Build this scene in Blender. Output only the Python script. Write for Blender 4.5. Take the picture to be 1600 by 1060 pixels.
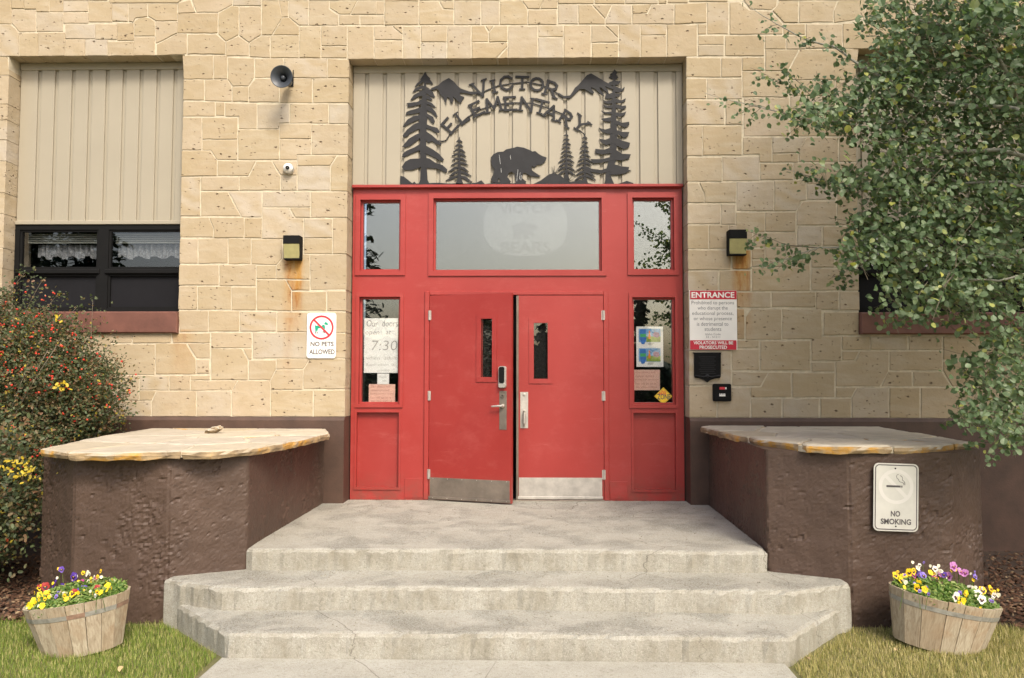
import bpy, bmesh, math, random
import numpy as np
from mathutils import Vector, Matrix, noise, Euler
R = math.radians
rng = random.Random(7); nr = np.random.RandomState(11)
for o in list(bpy.data.objects): bpy.data.objects.remove(o)
sc = bpy.context.scene; COL = sc.collection

# ------------------------------------------------------------ camera
CAM = (0.1028, -8.0278, 1.2820); YAW, PITCH, ROLL, F = .019013, .048628, .0013075, 1200.0
cd = bpy.data.cameras.new('camera'); cam = bpy.data.objects.new('camera', cd); COL.objects.link(cam)
cd.sensor_width = 36; cd.lens = 27.0; cd.clip_end = 500
fwd = Vector((-math.sin(YAW)*math.cos(PITCH), math.cos(YAW)*math.cos(PITCH), math.sin(PITCH)))
r0 = Vector((math.cos(YAW), math.sin(YAW), 0)); u0 = r0.cross(fwd)
rt = r0*math.cos(ROLL)+u0*math.sin(ROLL); up = u0*math.cos(ROLL)-r0*math.sin(ROLL)
M4 = Matrix((rt, up, -fwd)).transposed().to_4x4(); M4.translation = Vector(CAM)
cam.matrix_world = M4; sc.camera = cam
def at(px, py, y=None, z=None):
    """a point of the place: where the sight line of a photo pixel meets the plane Y=y or Z=z"""
    d = fwd + rt*((px-800)/F) - up*((py-530)/F)
    t = (y-CAM[1])/d.y if y is not None else (z-CAM[2])/d.z
    return Vector(CAM)+d*t
def pix(P):
    d = Vector(P)-Vector(CAM); k = d.dot(fwd)
    return 800+F*d.dot(rt)/k, 530-F*d.dot(up)/k, k

# ------------------------------------------------------------ world, sun, exposure
SUN_EL, SUN_AZ = 47, 24          # azimuth: degrees to the right of straight behind the camera
w = bpy.data.worlds.new('World'); sc.world = w; w.use_nodes = True
nt = w.node_tree; bg = nt.nodes['Background']
sky = nt.nodes.new('ShaderNodeTexSky'); sky.sky_type = 'NISHITA'; sky.sun_disc = False
sky.sun_elevation = R(SUN_EL); sky.sun_rotation = R(180-SUN_AZ); sky.dust_density = 6; sky.air_density = 1.0; sky.ozone_density = 1.0
nt.links.new(sky.outputs[0], bg.inputs[0]); bg.inputs[1].default_value = 0.15
sd = bpy.data.lights.new('sun', 'SUN'); so = bpy.data.objects.new('sun', sd); COL.objects.link(so)
sd.energy = 1.75; sd.angle = R(13); sd.color = (1, .94, .83)
tosun = Vector((math.sin(R(SUN_AZ))*math.cos(R(SUN_EL)), -math.cos(R(SUN_AZ))*math.cos(R(SUN_EL)), math.sin(R(SUN_EL))))
so.rotation_euler = tosun.to_track_quat('Z', 'Y').to_euler()
so.location = (6, -12, 14)
sc.view_settings.view_transform = 'Standard'; sc.view_settings.look = 'None'
sc.view_settings.gamma = 1; sc.view_settings.use_curve_mapping = False; sc.view_settings.exposure = 0.66
sc.render.engine = 'CYCLES'
sc.cycles.use_denoising = True; sc.cycles.denoiser = 'OPENIMAGEDENOISE'; sc.cycles.denoising_input_passes = 'RGB_ALBEDO_NORMAL'; sc.cycles.denoising_prefilter = 'ACCURATE'; sc.cycles.sample_clamp_indirect = 4; sc.cycles.max_bounces = 6; sc.cycles.transparent_max_bounces = 12

# ------------------------------------------------------------ node helpers
class N:
    def __init__(s, name):
        s.m = bpy.data.materials.new(name); s.m.use_nodes = True; s.t = s.m.node_tree
        s.b = s.t.nodes['Principled BSDF']; s.out = s.t.nodes['Material Output']
    def n(s, typ, **k):
        nd = s.t.nodes.new('ShaderNode'+typ)
        for a, v in k.items():
            if a.startswith('i_'):
                key = a[2:]; key = int(key) if key.isdigit() else key.replace('_', ' ')
                s.set(nd.inputs[key], v)
            else: setattr(nd, a, v)
        return nd
    def set(s, inp, v):
        if hasattr(v, 'links') or isinstance(v, bpy.types.NodeSocket): s.t.links.new(v, inp)
        elif isinstance(v, bpy.types.Node): s.t.links.new(v.outputs[0], inp)
        else:
            if isinstance(v, tuple) and len(v) == 3 and inp.type == 'RGBA': v = (*v, 1)
            inp.default_value = v
    def P(s, **k):
        for a, v in k.items(): s.set(s.b.inputs[a.replace('_', ' ')], v)
        return s
    def math(s, op, a, b=0.0, c=None, clamp=False):
        nd = s.t.nodes.new('ShaderNodeMath'); nd.operation = op; nd.use_clamp = clamp
        s.set(nd.inputs[0], a); s.set(nd.inputs[1], b)
        if c is not None: s.set(nd.inputs[2], c)
        return nd.outputs[0]
    def mix(s, f, a, b, blend='MIX'):
        nd = s.t.nodes.new('ShaderNodeMix'); nd.data_type = 'RGBA'; nd.blend_type = blend
        s.set(nd.inputs[0], f); s.set(nd.inputs[6], a); s.set(nd.inputs[7], b)
        return nd.outputs[2]
    def ramp(s, f, stops, interp='LINEAR'):
        nd = s.t.nodes.new('ShaderNodeValToRGB'); cr = nd.color_ramp; cr.interpolation = interp
        while len(cr.elements) < len(stops): cr.elements.new(.5)
        for e, (p, c) in zip(cr.elements, stops):
            e.position = p
            if not isinstance(c, tuple): c = (c, c, c)
            e.color = (*c, 1)
        s.set(nd.inputs[0], f); return nd.outputs[0]
    def noise(s, scale, detail=4, rough=.6, vec=None, dist=0):
        nd = s.n('TexNoise'); nd.inputs['Scale'].default_value = scale; nd.inputs['Detail'].default_value = detail
        nd.inputs['Roughness'].default_value = rough; nd.inputs['Distortion'].default_value = dist
        if vec is not None: s.set(nd.inputs['Vector'], vec)
        return nd.outputs[0]
    def pos(s): return s.n('NewGeometry').outputs['Position']
    def scalev(s, v, sc3, off=(0, 0, 0)):
        nd = s.n('Mapping'); s.set(nd.inputs[0], v); nd.inputs['Scale'].default_value = sc3; nd.inputs['Location'].default_value = off
        return nd.outputs[0]
    def bump(s, h, strength=.5, dist=.01, prev=None):
        nd = s.n('Bump'); nd.inputs['Strength'].default_value = strength; nd.inputs['Distance'].default_value = dist
        s.set(nd.inputs['Height'], h)
        if prev is not None: s.set(nd.inputs['Normal'], prev)
        return nd.outputs[0]

def flat(name, col, rough=.6, metal=0, var=.12, scale=6, bump=0, spec=.5):
    q = N(name); p = q.pos()
    f = q.noise(scale, 5, .65, p)
    c = q.mix(q.ramp(f, [(.3, 0.), (.7, 1.)]), tuple(x*(1-var) for x in col), tuple(min(1, x*(1+var)) for x in col))
    q.P(Base_Color=c, Roughness=rough, Metallic=metal); q.b.inputs['Specular IOR Level'].default_value = spec
    if bump: q.P(Normal=q.bump(q.noise(scale*12, 4, .7, p), bump, .004))
    return q.m

STAINS = []   # (x, z_top, z_bottom, half width, strength) rust runs on the wall, filled below
def stone_mat(name, island=False):
    q = N(name); p = q.pos()
    rnd = q.n('NewGeometry').outputs['Random Per Island'] if island else q.n('ObjectInfo').outputs['Random']
    base = q.ramp(rnd, [(0, (.40, .315, .205)), (.14, (.445, .36, .245)), (.3, (.415, .345, .25)), (.46, (.475, .39, .285)),
                        (.6, (.42, .345, .23)), (.74, (.485, .405, .31)), (.86, (.40, .325, .225)), (.94, (.46, .405, .335)), (1, (.45, .415, .36))])
    # offset texture per stone
    off = q.n('CombineXYZ', i_0=q.math('MULTIPLY', rnd, 37.), i_1=q.math('MULTIPLY', rnd, 91.), i_2=q.math('MULTIPLY', rnd, 53.))
    v = q.n('VectorMath', operation='ADD', i_0=p, i_1=off.outputs[0]).outputs[0]
    n1 = q.noise(3.5, 5, .6, v, .4); n2 = q.noise(40, 5, .7, v)
    c = q.mix(q.ramp(n1, [(.3, 0.), (.75, .8)]), base, (.39, .31, .19))
    c = q.mix(q.ramp(q.noise(6, 3, .5, q.scalev(v, (.5, 1, 2.2)), .8), [(.45, 0.), (.8, .5)]), c, (.52, .46, .36))
    c = q.mix(q.ramp(n2, [(.3, .12), (.5, 0.)]), c, (.30, .22, .13))
    c = q.mix(q.ramp(q.noise(.55, 4, .6, p), [(.38, .0), (.68, .5)]), c, (.345, .265, .155))
    # faint banding on a few stones
    wv = q.n('TexWave', i_Scale=1.6, i_Distortion=14., i_Detail=5.); mp_ = q.n('Mapping'); q.set(mp_.inputs[0], v); mp_.inputs['Rotation'].default_value = (0, .7, 0); mp_.inputs['Scale'].default_value = (.7, .7, 1.1); q.set(wv.inputs['Vector'], mp_.outputs[0])
    band = q.math('MULTIPLY', q.math('GREATER_THAN', q.math('FRACT', q.math('MULTIPLY', rnd, 17.31)), .92), q.math('MULTIPLY', wv.outputs[1], .28))
    c = q.mix(band, c, (.52, .48, .43))
    # pits
    def pits(scale, r0, r1, keep, squash):
        vo = q.n('TexVoronoi', i_Scale=scale, i_Randomness=1.); q.set(vo.inputs['Vector'], q.n('VectorMath', operation='ADD', i_0=q.scalev(v, squash), i_1=q.n('VectorMath', operation='SCALE', i_0=q.n('TexNoise', i_Vector=v, i_Scale=30.).outputs[1], i_Scale=.03).outputs[0]).outputs[0])
        sel = q.math('GREATER_THAN', q.n('SeparateColor', i_0=vo.outputs['Color']).outputs[0], keep)
        rr = q.n('MapRange', i_1=r0, i_2=r1, i_3=1., i_4=0.); q.set(rr.inputs[0], vo.outputs['Distance'])
        return q.math('MULTIPLY', rr.outputs[0], sel, clamp=True)
    pa = pits(11, .09, .19, .72, (1, 1, 1.5)); pb = pits(28, .09, .22, .62, (.75, 1, 1.5))
    clus = q.ramp(q.noise(2.2, 2, .5, v), [(.40, .12), (.58, 1.)])
    pit = q.math('MAXIMUM', pa, q.math('MULTIPLY', pb, clus), clamp=True)
    c = q.mix(q.math('MULTIPLY', pit, .8), c, (.13, .085, .05))
    # rust / water stains
    sx = q.n('SeparateXYZ', i_0=p)
    wob = q.math('MULTIPLY', q.math('SUBTRACT', q.noise(5, 3, .6, q.scalev(p, (1, 1, .5))), .5), .06)
    streak = q.noise(9, 5, .7, q.scalev(p, (1.7, 1, .35)))
    tot = None
    for (x, zt, zb, hw, st) in STAINS:
        dx = q.math('ABSOLUTE', q.math('SUBTRACT', q.math('ADD', sx.outputs[0], wob), x))
        mx = q.n('MapRange', interpolation_type='SMOOTHSTEP', i_1=hw*.25, i_2=hw, i_3=1., i_4=0.); q.set(mx.inputs[0], dx)
        mz = q.n('MapRange', i_1=zb, i_2=zt, i_3=0., i_4=1.); q.set(mz.inputs[0], sx.outputs[2])
        cut = q.math('LESS_THAN', sx.outputs[2], zt+.02)
        m = q.math('MULTIPLY', q.math('MULTIPLY', mx.outputs[0], mz.outputs[0]), q.math('MULTIPLY', cut, st))
        tot = m if tot is None else q.math('ADD', tot, m)
    tot = q.math('MULTIPLY', tot, q.ramp(streak, [(.30, .35), (.66, 1.)]), clamp=True)
    c = q.mix(tot, c, q.mix(q.ramp(streak, [(.45, 0.), (.7, 1.)]), (.40, .22, .06), (.25, .085, .025)))
    q.P(Base_Color=c, Roughness=.9); q.b.inputs['Specular IOR Level'].default_value = .2
    b1 = q.bump(n2, .3, .004); b1 = q.bump(q.noise(7, 4, .6, v), .6, .016, b1)
    b2 = q.bump(q.math('MULTIPLY', pit, -1.), .9, .012, b1)
    q.P(Normal=b2); return q.m

def red_mat(name, k=1.0):
    q = N(name); p = q.pos()
    c = q.mix(q.ramp(q.noise(1.3, 4, .6, p), [(.35, 0.), (.7, 1.)]), (.30*k, .027*k, .022*k), (.345*k, .037*k, .031*k))
    c = q.mix(q.ramp(q.noise(60, 2, .5, p), [(.74, 0.), (.8, .4)]), c, (.35, .05, .04))
    c = q.mix(q.ramp(q.noise(3, 6, .75, q.scalev(p, (1, 1, 1.6))), [(.52, 0.), (.75, .35)]), c, (.42, .095, .08))
    zz = q.n('SeparateXYZ', i_0=p).outputs[2]; lowz = q.n('MapRange', i_1=.0, i_2=.30, i_3=.85, i_4=0.); q.set(lowz.inputs[0], zz)
    c = q.mix(q.math('MULTIPLY', lowz.outputs[0], q.ramp(q.noise(7, 6, .75, p), [(.42, 0.), (.6, 1.)])), c, (.20, .055, .04))
    c = q.mix(q.ramp(q.noise(26, 4, .7, p), [(.68, 0.), (.70, .6)]), c, (.20, .045, .035)); c = q.mix(q.ramp(q.noise(5, 6, .8, q.scalev(p, (.35, 1, 3))), [(.60, 0.), (.70, .30)]), c, (.47, .13, .11))
    q.P(Base_Color=c, Roughness=q.ramp(q.noise(2, 3, .5, p), [(.3, .36), (.7, .52)]))
    q.P(Normal=q.bump(q.noise(90, 3, .6, p), .12, .002, q.bump(q.noise(4, 3, .5, p), .15, .01))); return q.m

def concrete_mat(name, agg=1.0, dark=1.0, warm=0):
    q = N(name); p = q.pos(); g = q.n('NewGeometry')
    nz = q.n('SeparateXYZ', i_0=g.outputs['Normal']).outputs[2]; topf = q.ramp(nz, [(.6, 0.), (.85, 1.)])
    a = q.noise(2.4, 8, .72, p, .3); f = q.noise(55, 6, .75, p); f2 = q.noise(170, 3, .7, p)
    c = q.ramp(a, [(.28, (.32*dark, .305*dark, .255*dark)), (.5, (.375*dark, .36*dark, .308*dark)), (.72, (.43*dark, .418*dark, .368*dark))])
    vo = q.n('TexVoronoi', i_Scale=150., i_Randomness=1.); q.set(vo.inputs['Vector'], p)
    peb = q.n('SeparateColor', i_0=vo.outputs['Color']).outputs[1]
    worn = q.math('MULTIPLY', q.ramp(q.noise(2.6, 5, .65, p), [(.44, .1), (.60, 1.)]), q.math('MULTIPLY', topf, agg), clamp=True)
    c = q.mix(q.math('MULTIPLY', worn, q.ramp(peb, [(0, .7), (.15, .3), (.4, .05), (.75, .3), (.92, .6)])), c, q.mix(q.ramp(peb, [(.12, 0.), (.4, 1.)]), (.19, .172, .135), (.56, .55, .48)))
    c = q.mix(q.ramp(f2, [(.40, .25), (.5, 0.)]), c, (.20, .18, .14)); c = q.mix(q.ramp(f2, [(.55, 0.), (.68, .6)]), c, (.62, .60, .53))
    # blotches and run marks on risers
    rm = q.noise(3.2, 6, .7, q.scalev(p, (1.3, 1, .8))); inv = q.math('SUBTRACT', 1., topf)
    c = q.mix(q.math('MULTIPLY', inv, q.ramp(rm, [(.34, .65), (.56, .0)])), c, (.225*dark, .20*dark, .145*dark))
    c = q.mix(q.ramp(f, [(.33, .6), (.47, 0.)]), c, (.17, .155, .11)); c = q.mix(q.ramp(q.noise(15, 6, .8, p, .5), [(.36, .25), (.47, 0.)]), c, (.20, .18, .13))
    # cracks
    cr = q.n('TexVoronoi', feature='DISTANCE_TO_EDGE', i_Scale=.75); q.set(cr.inputs['Vector'], q.n('VectorMath', operation='ADD', i_0=p, i_1=q.n('VectorMath', operation='SCALE', i_0=q.n('TexNoise', i_Scale=6., i_Detail=5.).outputs[1], i_Scale=.22).outputs[0]).outputs[0])
    crk = q.math('MULTIPLY', q.ramp(cr.outputs[0], [(0, 1.), (.0035, 0.)]), q.ramp(q.noise(1.1, 2, .5, p), [(.48, 0.), (.55, 1.)]))
    c = q.mix(q.math('MULTIPLY', crk, .7), c, (.10, .085, .065))
    q.P(Base_Color=c, Roughness=.93); q.b.inputs['Specular IOR Level'].default_value = .2
    b = q.bump(f, .8, .008); b = q.bump(q.math('MULTIPLY', vo.outputs[0], worn), .9, .012, b); b = q.bump(q.noise(12, 4, .6, p), .5, .012, b)
    b = q.bump(crk, -.8, .01, b); q.P(Normal=b); return q.m

def stucco_mat(name, th):
    q = N(name); p = q.pos()
    patch = q.ramp(q.noise(1.9, 5, .62, q.scalev(p, (1, 1, .9), (3.1, 0, 1.7)), .5), [(th, 0.), (th+.03, 1.)])
    ridg = q.math('ABSOLUTE', q.math('SUBTRACT', q.noise(24, 7, .72, p, .4), .5))
    rough = q.math('MULTIPLY', q.math('ADD', ridg, q.math('MULTIPLY', q.noise(70, 4, .7, p), .35)), patch)
    c = q.mix(q.ramp(q.noise(2.2, 5, .6, p), [(.3, 0.), (.7, 1.)]), (.066, .041, .029), (.096, .061, .044))
    c = q.mix(q.ramp(q.noise(70, 3, .7, p), [(.66, 0.), (.74, .35)]), c, (.26, .19, .16)); c = q.mix(q.math('MULTIPLY', q.ramp(q.noise(24, 5, .7, q.scalev(p, (1, 1, 1.8))), [(.34, 1.), (.40, 0.)]), .5), c, (.03, .02, .015))
    zz = q.n('SeparateXYZ', i_0=p).outputs[2]
    q.P(Base_Color=c, Roughness=.55); q.b.inputs['Specular IOR Level'].default_value = .4
    small = q.ramp(q.noise(24, 5, .7, q.scalev(p, (1, 1, 1.8))), [(.36, 1.), (.43, 0.)])
    b = q.bump(q.noise(16, 6, .65, p), .3, .010); b = q.bump(small, -.8, .010, b); b = q.bump(q.noise(60, 4, .7, p), .4, .006, b)
    q.P(Normal=b); return q.m

def leaf_mat(name, stops, rough=.5, trans=.35, obj=False):
    q = N(name)
    rnd = q.n('ObjectInfo').outputs['Random'] if obj else q.n('NewGeometry').outputs['Random Per Island']
    c = q.ramp(rnd, stops)
    q.P(Base_Color=c, Roughness=rough); q.b.inputs['Specular IOR Level'].default_value = .35
    tr = q.n('BsdfTranslucent'); q.set(tr.inputs[0], q.mix(1., c, (1., 1.15, .6), 'MULTIPLY'))
    mx = q.n('MixShader', i_0=trans); q.t.links.new(q.b.outputs[0], mx.inputs[1]); q.t.links.new(tr.outputs[0], mx.inputs[2])
    q.t.links.new(mx.outputs[0], q.out.inputs[0]); return q.m

def glass_mat(name, refl=.2, tint=(.9, .93, .95), dim=.9, wav=.0):
    q = N(name); gl = q.n('BsdfGlossy', i_Roughness=.0); q.set(gl.inputs[0], tint)
    if wav: q.set(gl.inputs['Normal'], q.bump(q.noise(1.5, 2, .5, q.pos()), wav, .02))
    tr = q.n('BsdfTransparent'); q.set(tr.inputs[0], (dim, dim, dim))
    mx = q.n('MixShader', i_0=refl); q.t.links.new(tr.outputs[0], mx.inputs[1]); q.t.links.new(gl.outputs[0], mx.inputs[2])
    q.t.links.new(mx.outputs[0], q.out.inputs[0]); return q.m

def wood_mat(name):
    q = N(name); p = q.n('TexCoord').outputs['Object']; rnd = q.n('ObjectInfo').outputs['Random']
    off = q.n('CombineXYZ', i_0=q.math('MULTIPLY', rnd, 31.), i_1=q.math('MULTIPLY', rnd, 17.), i_2=q.math('MULTIPLY', rnd, 9.))
    v = q.n('VectorMath', operation='ADD', i_0=p, i_1=off.outputs[0]).outputs[0]
    g1 = q.noise(9, 6, .7, q.scalev(v, (6, 6, .45)), 1.2); g2 = q.noise(3, 4, .6, v, .6)
    base = q.ramp(rnd, [(0, (.40, .335, .235)), (.35, (.47, .41, .30)), (.6, (.36, .29, .195)), (.85, (.44, .38, .28)), (1, (.33, .235, .145))])
    c = q.mix(q.ramp(g1, [(.35, .75), (.6, 0.)]), base, (.20, .145, .085))
    c = q.mix(q.ramp(g2, [(.5, 0.), (.75, .7)]), c, (.30, .18, .09))
    q.P(Base_Color=c, Roughness=.85, Normal=q.bump(g1, .5, .004)); return q.m

# ------------------------------------------------------------ mesh helpers
MATS = {}
def mesh_ob(name, V, Fc, mat, parent=None, loc=None, smooth=False, mi=None):
    me = bpy.data.meshes.new(name)
    if loc is not None: V = [Vector(v)-Vector(loc) for v in V]
    me.from_pydata([tuple(v) for v in V], [], Fc)
    for m in (mat if isinstance(mat, (list, tuple)) else [mat]): me.materials.append(m)
    if mi is not None: me.polygons.foreach_set('material_index', mi)
    if smooth: me.polygons.foreach_set('use_smooth', [True]*len(me.polygons))
    me.update()
    o = bpy.data.objects.new(name, me); COL.objects.link(o)
    if loc is not None: o.location = loc
    if parent is not None: o.parent = parent; o.matrix_parent_inverse = wm(parent).inverted()
    return o
def wm(o):
    m = Matrix.LocRotScale(o.location, o.rotation_euler, o.scale)
    return wm(o.parent) @ o.matrix_parent_inverse @ m if o.parent else m
def thing(name, label, cat, loc=(0, 0, 0), group=None):
    o = bpy.data.objects.new(name, None); COL.objects.link(o); o.location = loc; o.empty_display_size = .1
    return tag(o, label, cat, group)
def tag(o, label=None, cat=None, group=None, kind=None):
    if label: o['label'] = label
    if cat: o['category'] = cat
    if group: o['group'] = group
    if kind: o['kind'] = kind
    return o
class MB:
    def __init__(s): s.V = []; s.F = []; s.mi = []
    def add(s, V, Fc, m=0):
        b = len(s.V); s.V += [Vector(v) for v in V]; s.F += [tuple(i+b for i in f) for f in Fc]; s.mi += [m]*len(Fc)
    def box(s, x0, x1, y0, y1, z0, z1, m=0, bev=0):
        if x1 < x0: x0, x1 = x1, x0
        if z1 < z0: z0, z1 = z1, z0
        if bev:      # chamfer of the front edges (front = y0)
            b = bev
            V = [(x0+b, y0, z0+b), (x1-b, y0, z0+b), (x1-b, y0, z1-b), (x0+b, y0, z1-b), (x0, y0+b, z0), (x1, y0+b, z0), (x1, y0+b, z1), (x0, y0+b, z1), (x0, y1, z0), (x1, y1, z0), (x1, y1, z1), (x0, y1, z1)]
            Fc = [(0, 1, 2, 3)]
            for k in (0, 4):
                for i in range(4): j = (i+1) % 4; Fc.append((k+4+i, k+4+j, k+j, k+i))
            Fc.append((11, 10, 9, 8)); s.add(V, Fc, m); return
        V = [(x0, y0, z0), (x1, y0, z0), (x1, y0, z1), (x0, y0, z1), (x0, y1, z0), (x1, y1, z0), (x1, y1, z1), (x0, y1, z1)]
        s.add(V, [(0, 1, 2, 3), (5, 4, 7, 6), (4, 0, 3, 7), (1, 5, 6, 2), (3, 2, 6, 7), (4, 5, 1, 0)], m)
    def prism(s, pts, y0, y1, m=0):      # pts: (x,z) outline, front at y0
        n = len(pts); a = sum(pts[i][0]*pts[(i+1) % n][1]-pts[(i+1) % n][0]*pts[i][1] for i in range(n))
        if a < 0: pts = pts[::-1]
        V = [(p[0], y0, p[1]) for p in pts]+[(p[0], y1, p[1]) for p in pts]
        s.add(V, [tuple(range(n)), tuple(range(2*n-1, n-1, -1))]+[(i+n, (i+1) % n+n, (i+1) % n, i) for i in range(n)], m)
    def tube(s, pts, rad, n=8, m=0, cap=True):
        pts = [Vector(p) for p in pts]; rad = rad if isinstance(rad, (list, tuple)) else [rad]*len(pts)
        V = []; t0 = None
        for i, p in enumerate(pts):
            t = (pts[min(i+1, len(pts)-1)]-pts[max(i-1, 0)]).normalized()
            a = t.cross(Vector((.13, .31, .94))); a = a.normalized() if a.length > 1e-4 else Vector((1, 0, 0)); b = t.cross(a)
            V += [p+(a*math.cos(k*2*math.pi/n)+b*math.sin(k*2*math.pi/n))*rad[i] for k in range(n)]
        Fc = [(i*n+k, i*n+(k+1) % n, (i+1)*n+(k+1) % n, (i+1)*n+k) for i in range(len(pts)-1) for k in range(n)]
        if cap: Fc += [tuple(range(n-1, -1, -1)), tuple(range((len(pts)-1)*n, len(pts)*n))]
        s.add(V, Fc, m)
    def lathe(s, prof, c, axis, n=24, m=0):   # prof: (along axis, radius)
        ax = Vector(axis).normalized(); a = ax.cross(Vector((.02, .1, 1))).normalized(); b = ax.cross(a); V = []
        for (h, r) in prof: V += [Vector(c)+ax*h+(a*math.cos(k*2*math.pi/n)+b*math.sin(k*2*math.pi/n))*max(r, .0004) for k in range(n)]
        s.add(V, [(i*n+k, i*n+(k+1) % n, (i+1)*n+(k+1) % n, (i+1)*n+k) for i in range(len(prof)-1) for k in range(n)], m)
    def build(s, name, mat, parent=None, loc=None, smooth=False):
        return mesh_ob(name, s.V, s.F, mat, parent, loc, smooth, s.mi)
def rrect(x0, x1, z0, z1, r, n=5):
    out = []
    for cx, cz, a0 in ((x1-r, z1-r, 0), (x0+r, z1-r, 90), (x0+r, z0+r, 180), (x1-r, z0+r, 270)):
        for k in range(n+1): a = R(a0+90*k/n); out.append((cx+r*math.cos(a), cz+r*math.sin(a)))
    return out
def plate(xs, zs, holes, y0, y1, mat, name, parent):
    """slab in X/Z between y0 (front) and y1 with rectangular holes (x0,x1,z0,z1)"""
    X = sorted(set(xs+[h[0] for h in holes]+[h[1] for h in holes])); Z = sorted(set(zs+[h[2] for h in holes]+[h[3] for h in holes]))
    X = [x for x in X if xs[0] <= x <= xs[-1]]; Z = [z for z in Z if zs[0] <= z <= zs[-1]]
    sol = lambda i, j: 0 <= i < len(X)-1 and 0 <= j < len(Z)-1 and not any(h[0] < (X[i]+X[i+1])/2 < h[1] and h[2] < (Z[j]+Z[j+1])/2 < h[3] for h in holes)
    b = MB()
    for i in range(len(X)-1):
        for j in range(len(Z)-1):
            if not sol(i, j): continue
            x0, x1, z0, z1 = X[i], X[i+1], Z[j], Z[j+1]
            b.add([(x0, y0, z0), (x1, y0, z0), (x1, y0, z1), (x0, y0, z1)], [(0, 1, 2, 3)])
            for (di, dj, A, B) in ((-1, 0, (x0, z1), (x0, z0)), (1, 0, (x1, z0), (x1, z1)), (0, -1, (x0, z0), (x1, z0)), (0, 1, (x1, z1), (x0, z1))):
                if not sol(i+di, j+dj): b.add([(A[0], y0, A[1]), (A[0], y1, A[1]), (B[0], y1, B[1]), (B[0], y0, B[1])], [(0, 1, 2, 3)])
    return b.build(name, mat, parent)
def ring(b, o, i, y0, y1, m=0):
    """rectangular frame between outer (x0,x1,z0,z1) and inner, mitred"""
    P = lambda r, y: [(r[0], y, r[2]), (r[1], y, r[2]), (r[1], y, r[3]), (r[0], y, r[3])]
    V = P(o, y0)+P(i, y0)+P(o, y1)+P(i, y1); Fc = []
    for k in range(4):
        j = (k+1) % 4; Fc += [(k, j, 4+j, 4+k), (8+k, 8+j, j, k), (4+k, 4+j, 12+j, 12+k)]
    b.add(V, Fc, m)
_fc = {}
def text_ob(name, s, rect, y, mat, parent, bold=0., depth=.0008, keep=False, shear=0, align='C'):
    """flat lettering fitted in rect (x0,x1,z0,z1), facing the camera side (-Y)"""
    cu = bpy.data.curves.new('t', 'FONT'); cu.body = s; cu.size = 1; cu.offset = bold; cu.shear = shear; cu.resolution_u = 3; cu.align_x = 'CENTER'
    ob = bpy.data.objects.new('t', cu); COL.objects.link(ob); dg = bpy.context.evaluated_depsgraph_get()
    me = bpy.data.meshes.new_from_object(ob.evaluated_get(dg)); bpy.data.objects.remove(ob)
    xs = [v.co.x for v in me.vertices]; ys = [v.co.y for v in me.vertices]
    x0, x1, z0, z1 = rect; sx = (x1-x0)/(max(xs)-min(xs)); sz = (z1-z0)/(max(ys)-min(ys))
    if keep: sx = sz = min(sx, sz)
    cx, cy = (max(xs)+min(xs))/2, (max(ys)+min(ys))/2
    for v in me.vertices: v.co = Vector(((v.co.x-cx)*sx+(x0+x1)/2, y, (v.co.y-cy)*sz+(z0+z1)/2))
    me.name = name; me.materials.clear(); me.materials.append(mat)
    o = bpy.data.objects.new(name, me); COL.objects.link(o)
    if parent: o.parent = parent; o.matrix_parent_inverse = wm(parent).inverted()
    return o
def rpx(x0, y0, x1, y1, Y):
    a = at(x0, y1, y=Y); b = at(x1, y0, y=Y); return (a.x, b.x, a.z, b.z)

# ------------------------------------------------------------ materials
WY = -.21        # front plane of the stone wall; door frame is at Y = 0
GZ = -.465       # ground
STAINS += [(at(458, 500, y=WY).x, at(455, 408, y=WY).z, at(455, 540, y=WY).z, .14, 1.3), (at(466, 500, y=WY).x, at(455, 408, y=WY).z, at(455, 500, y=WY).z, .05, .9),
           (at(1160, 500, y=WY).x, at(1155, 392, y=WY).z, at(1155, 545, y=WY).z, .13, 1.5), (at(1143, 500, y=WY).x, at(1155, 396, y=WY).z, at(1155, 430, y=WY).z, .04, .6),
           (at(285, 530, y=WY).x, at(285, 518, y=WY).z, at(285, 620, y=WY).z, .16, .45), (at(450, 530, y=WY).x, at(450, 500, y=WY).z, at(450, 640, y=WY).z, .07, .3)]
M = {}
M['stone'] = stone_mat('sandstone'); M['stone_far'] = stone_mat('sandstone_joined', True)
M['mortar'] = flat('mortar', (.545, .48, .355), .95, var=.2, scale=14, bump=.5)
M['red'] = red_mat('red_paint'); M['red_dark'] = red_mat('red_paint_door', .93)
M['stucco'] = stucco_mat('brown_stucco', .555); M['stucco_r'] = stucco_mat('brown_stucco_smooth', .66)
M['brown'] = flat('brown_painted_plinth', (.072, .040, .027), .6, var=.25, scale=5, bump=.5)
M['sill'] = flat('sill_paint', (.145, .06, .042), .55, var=.25, scale=4, bump=.3)
M['siding'] = flat('siding_paint', (.345, .308, .235), .5, var=.04, scale=1.2)
M['steel_dark'] = flat('blackened_steel', (.021, .021, .023), .6, 0, spec=.3, var=.2, scale=8)
M['black'] = flat('black_metal', (.009, .009, .009), .7, spec=.12)
M['horn'] = flat('horn_grey', (.045, .052, .062), .4)
M['white'] = flat('white_plastic', (.78, .77, .73), .4, var=.03)
M['steel'] = flat('brushed_steel', (.56, .53, .48), .42, .6, var=.2, scale=9)
M['steel2'] = flat('worn_steel', (.22, .185, .15), .5, .5, var=.25, scale=6)
M['paper'] = flat('paper', (.88, .90, .88), .8, var=.03)
M['pink'] = flat('pink_paper', (.82, .54, .44), .8, var=.05)
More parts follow.
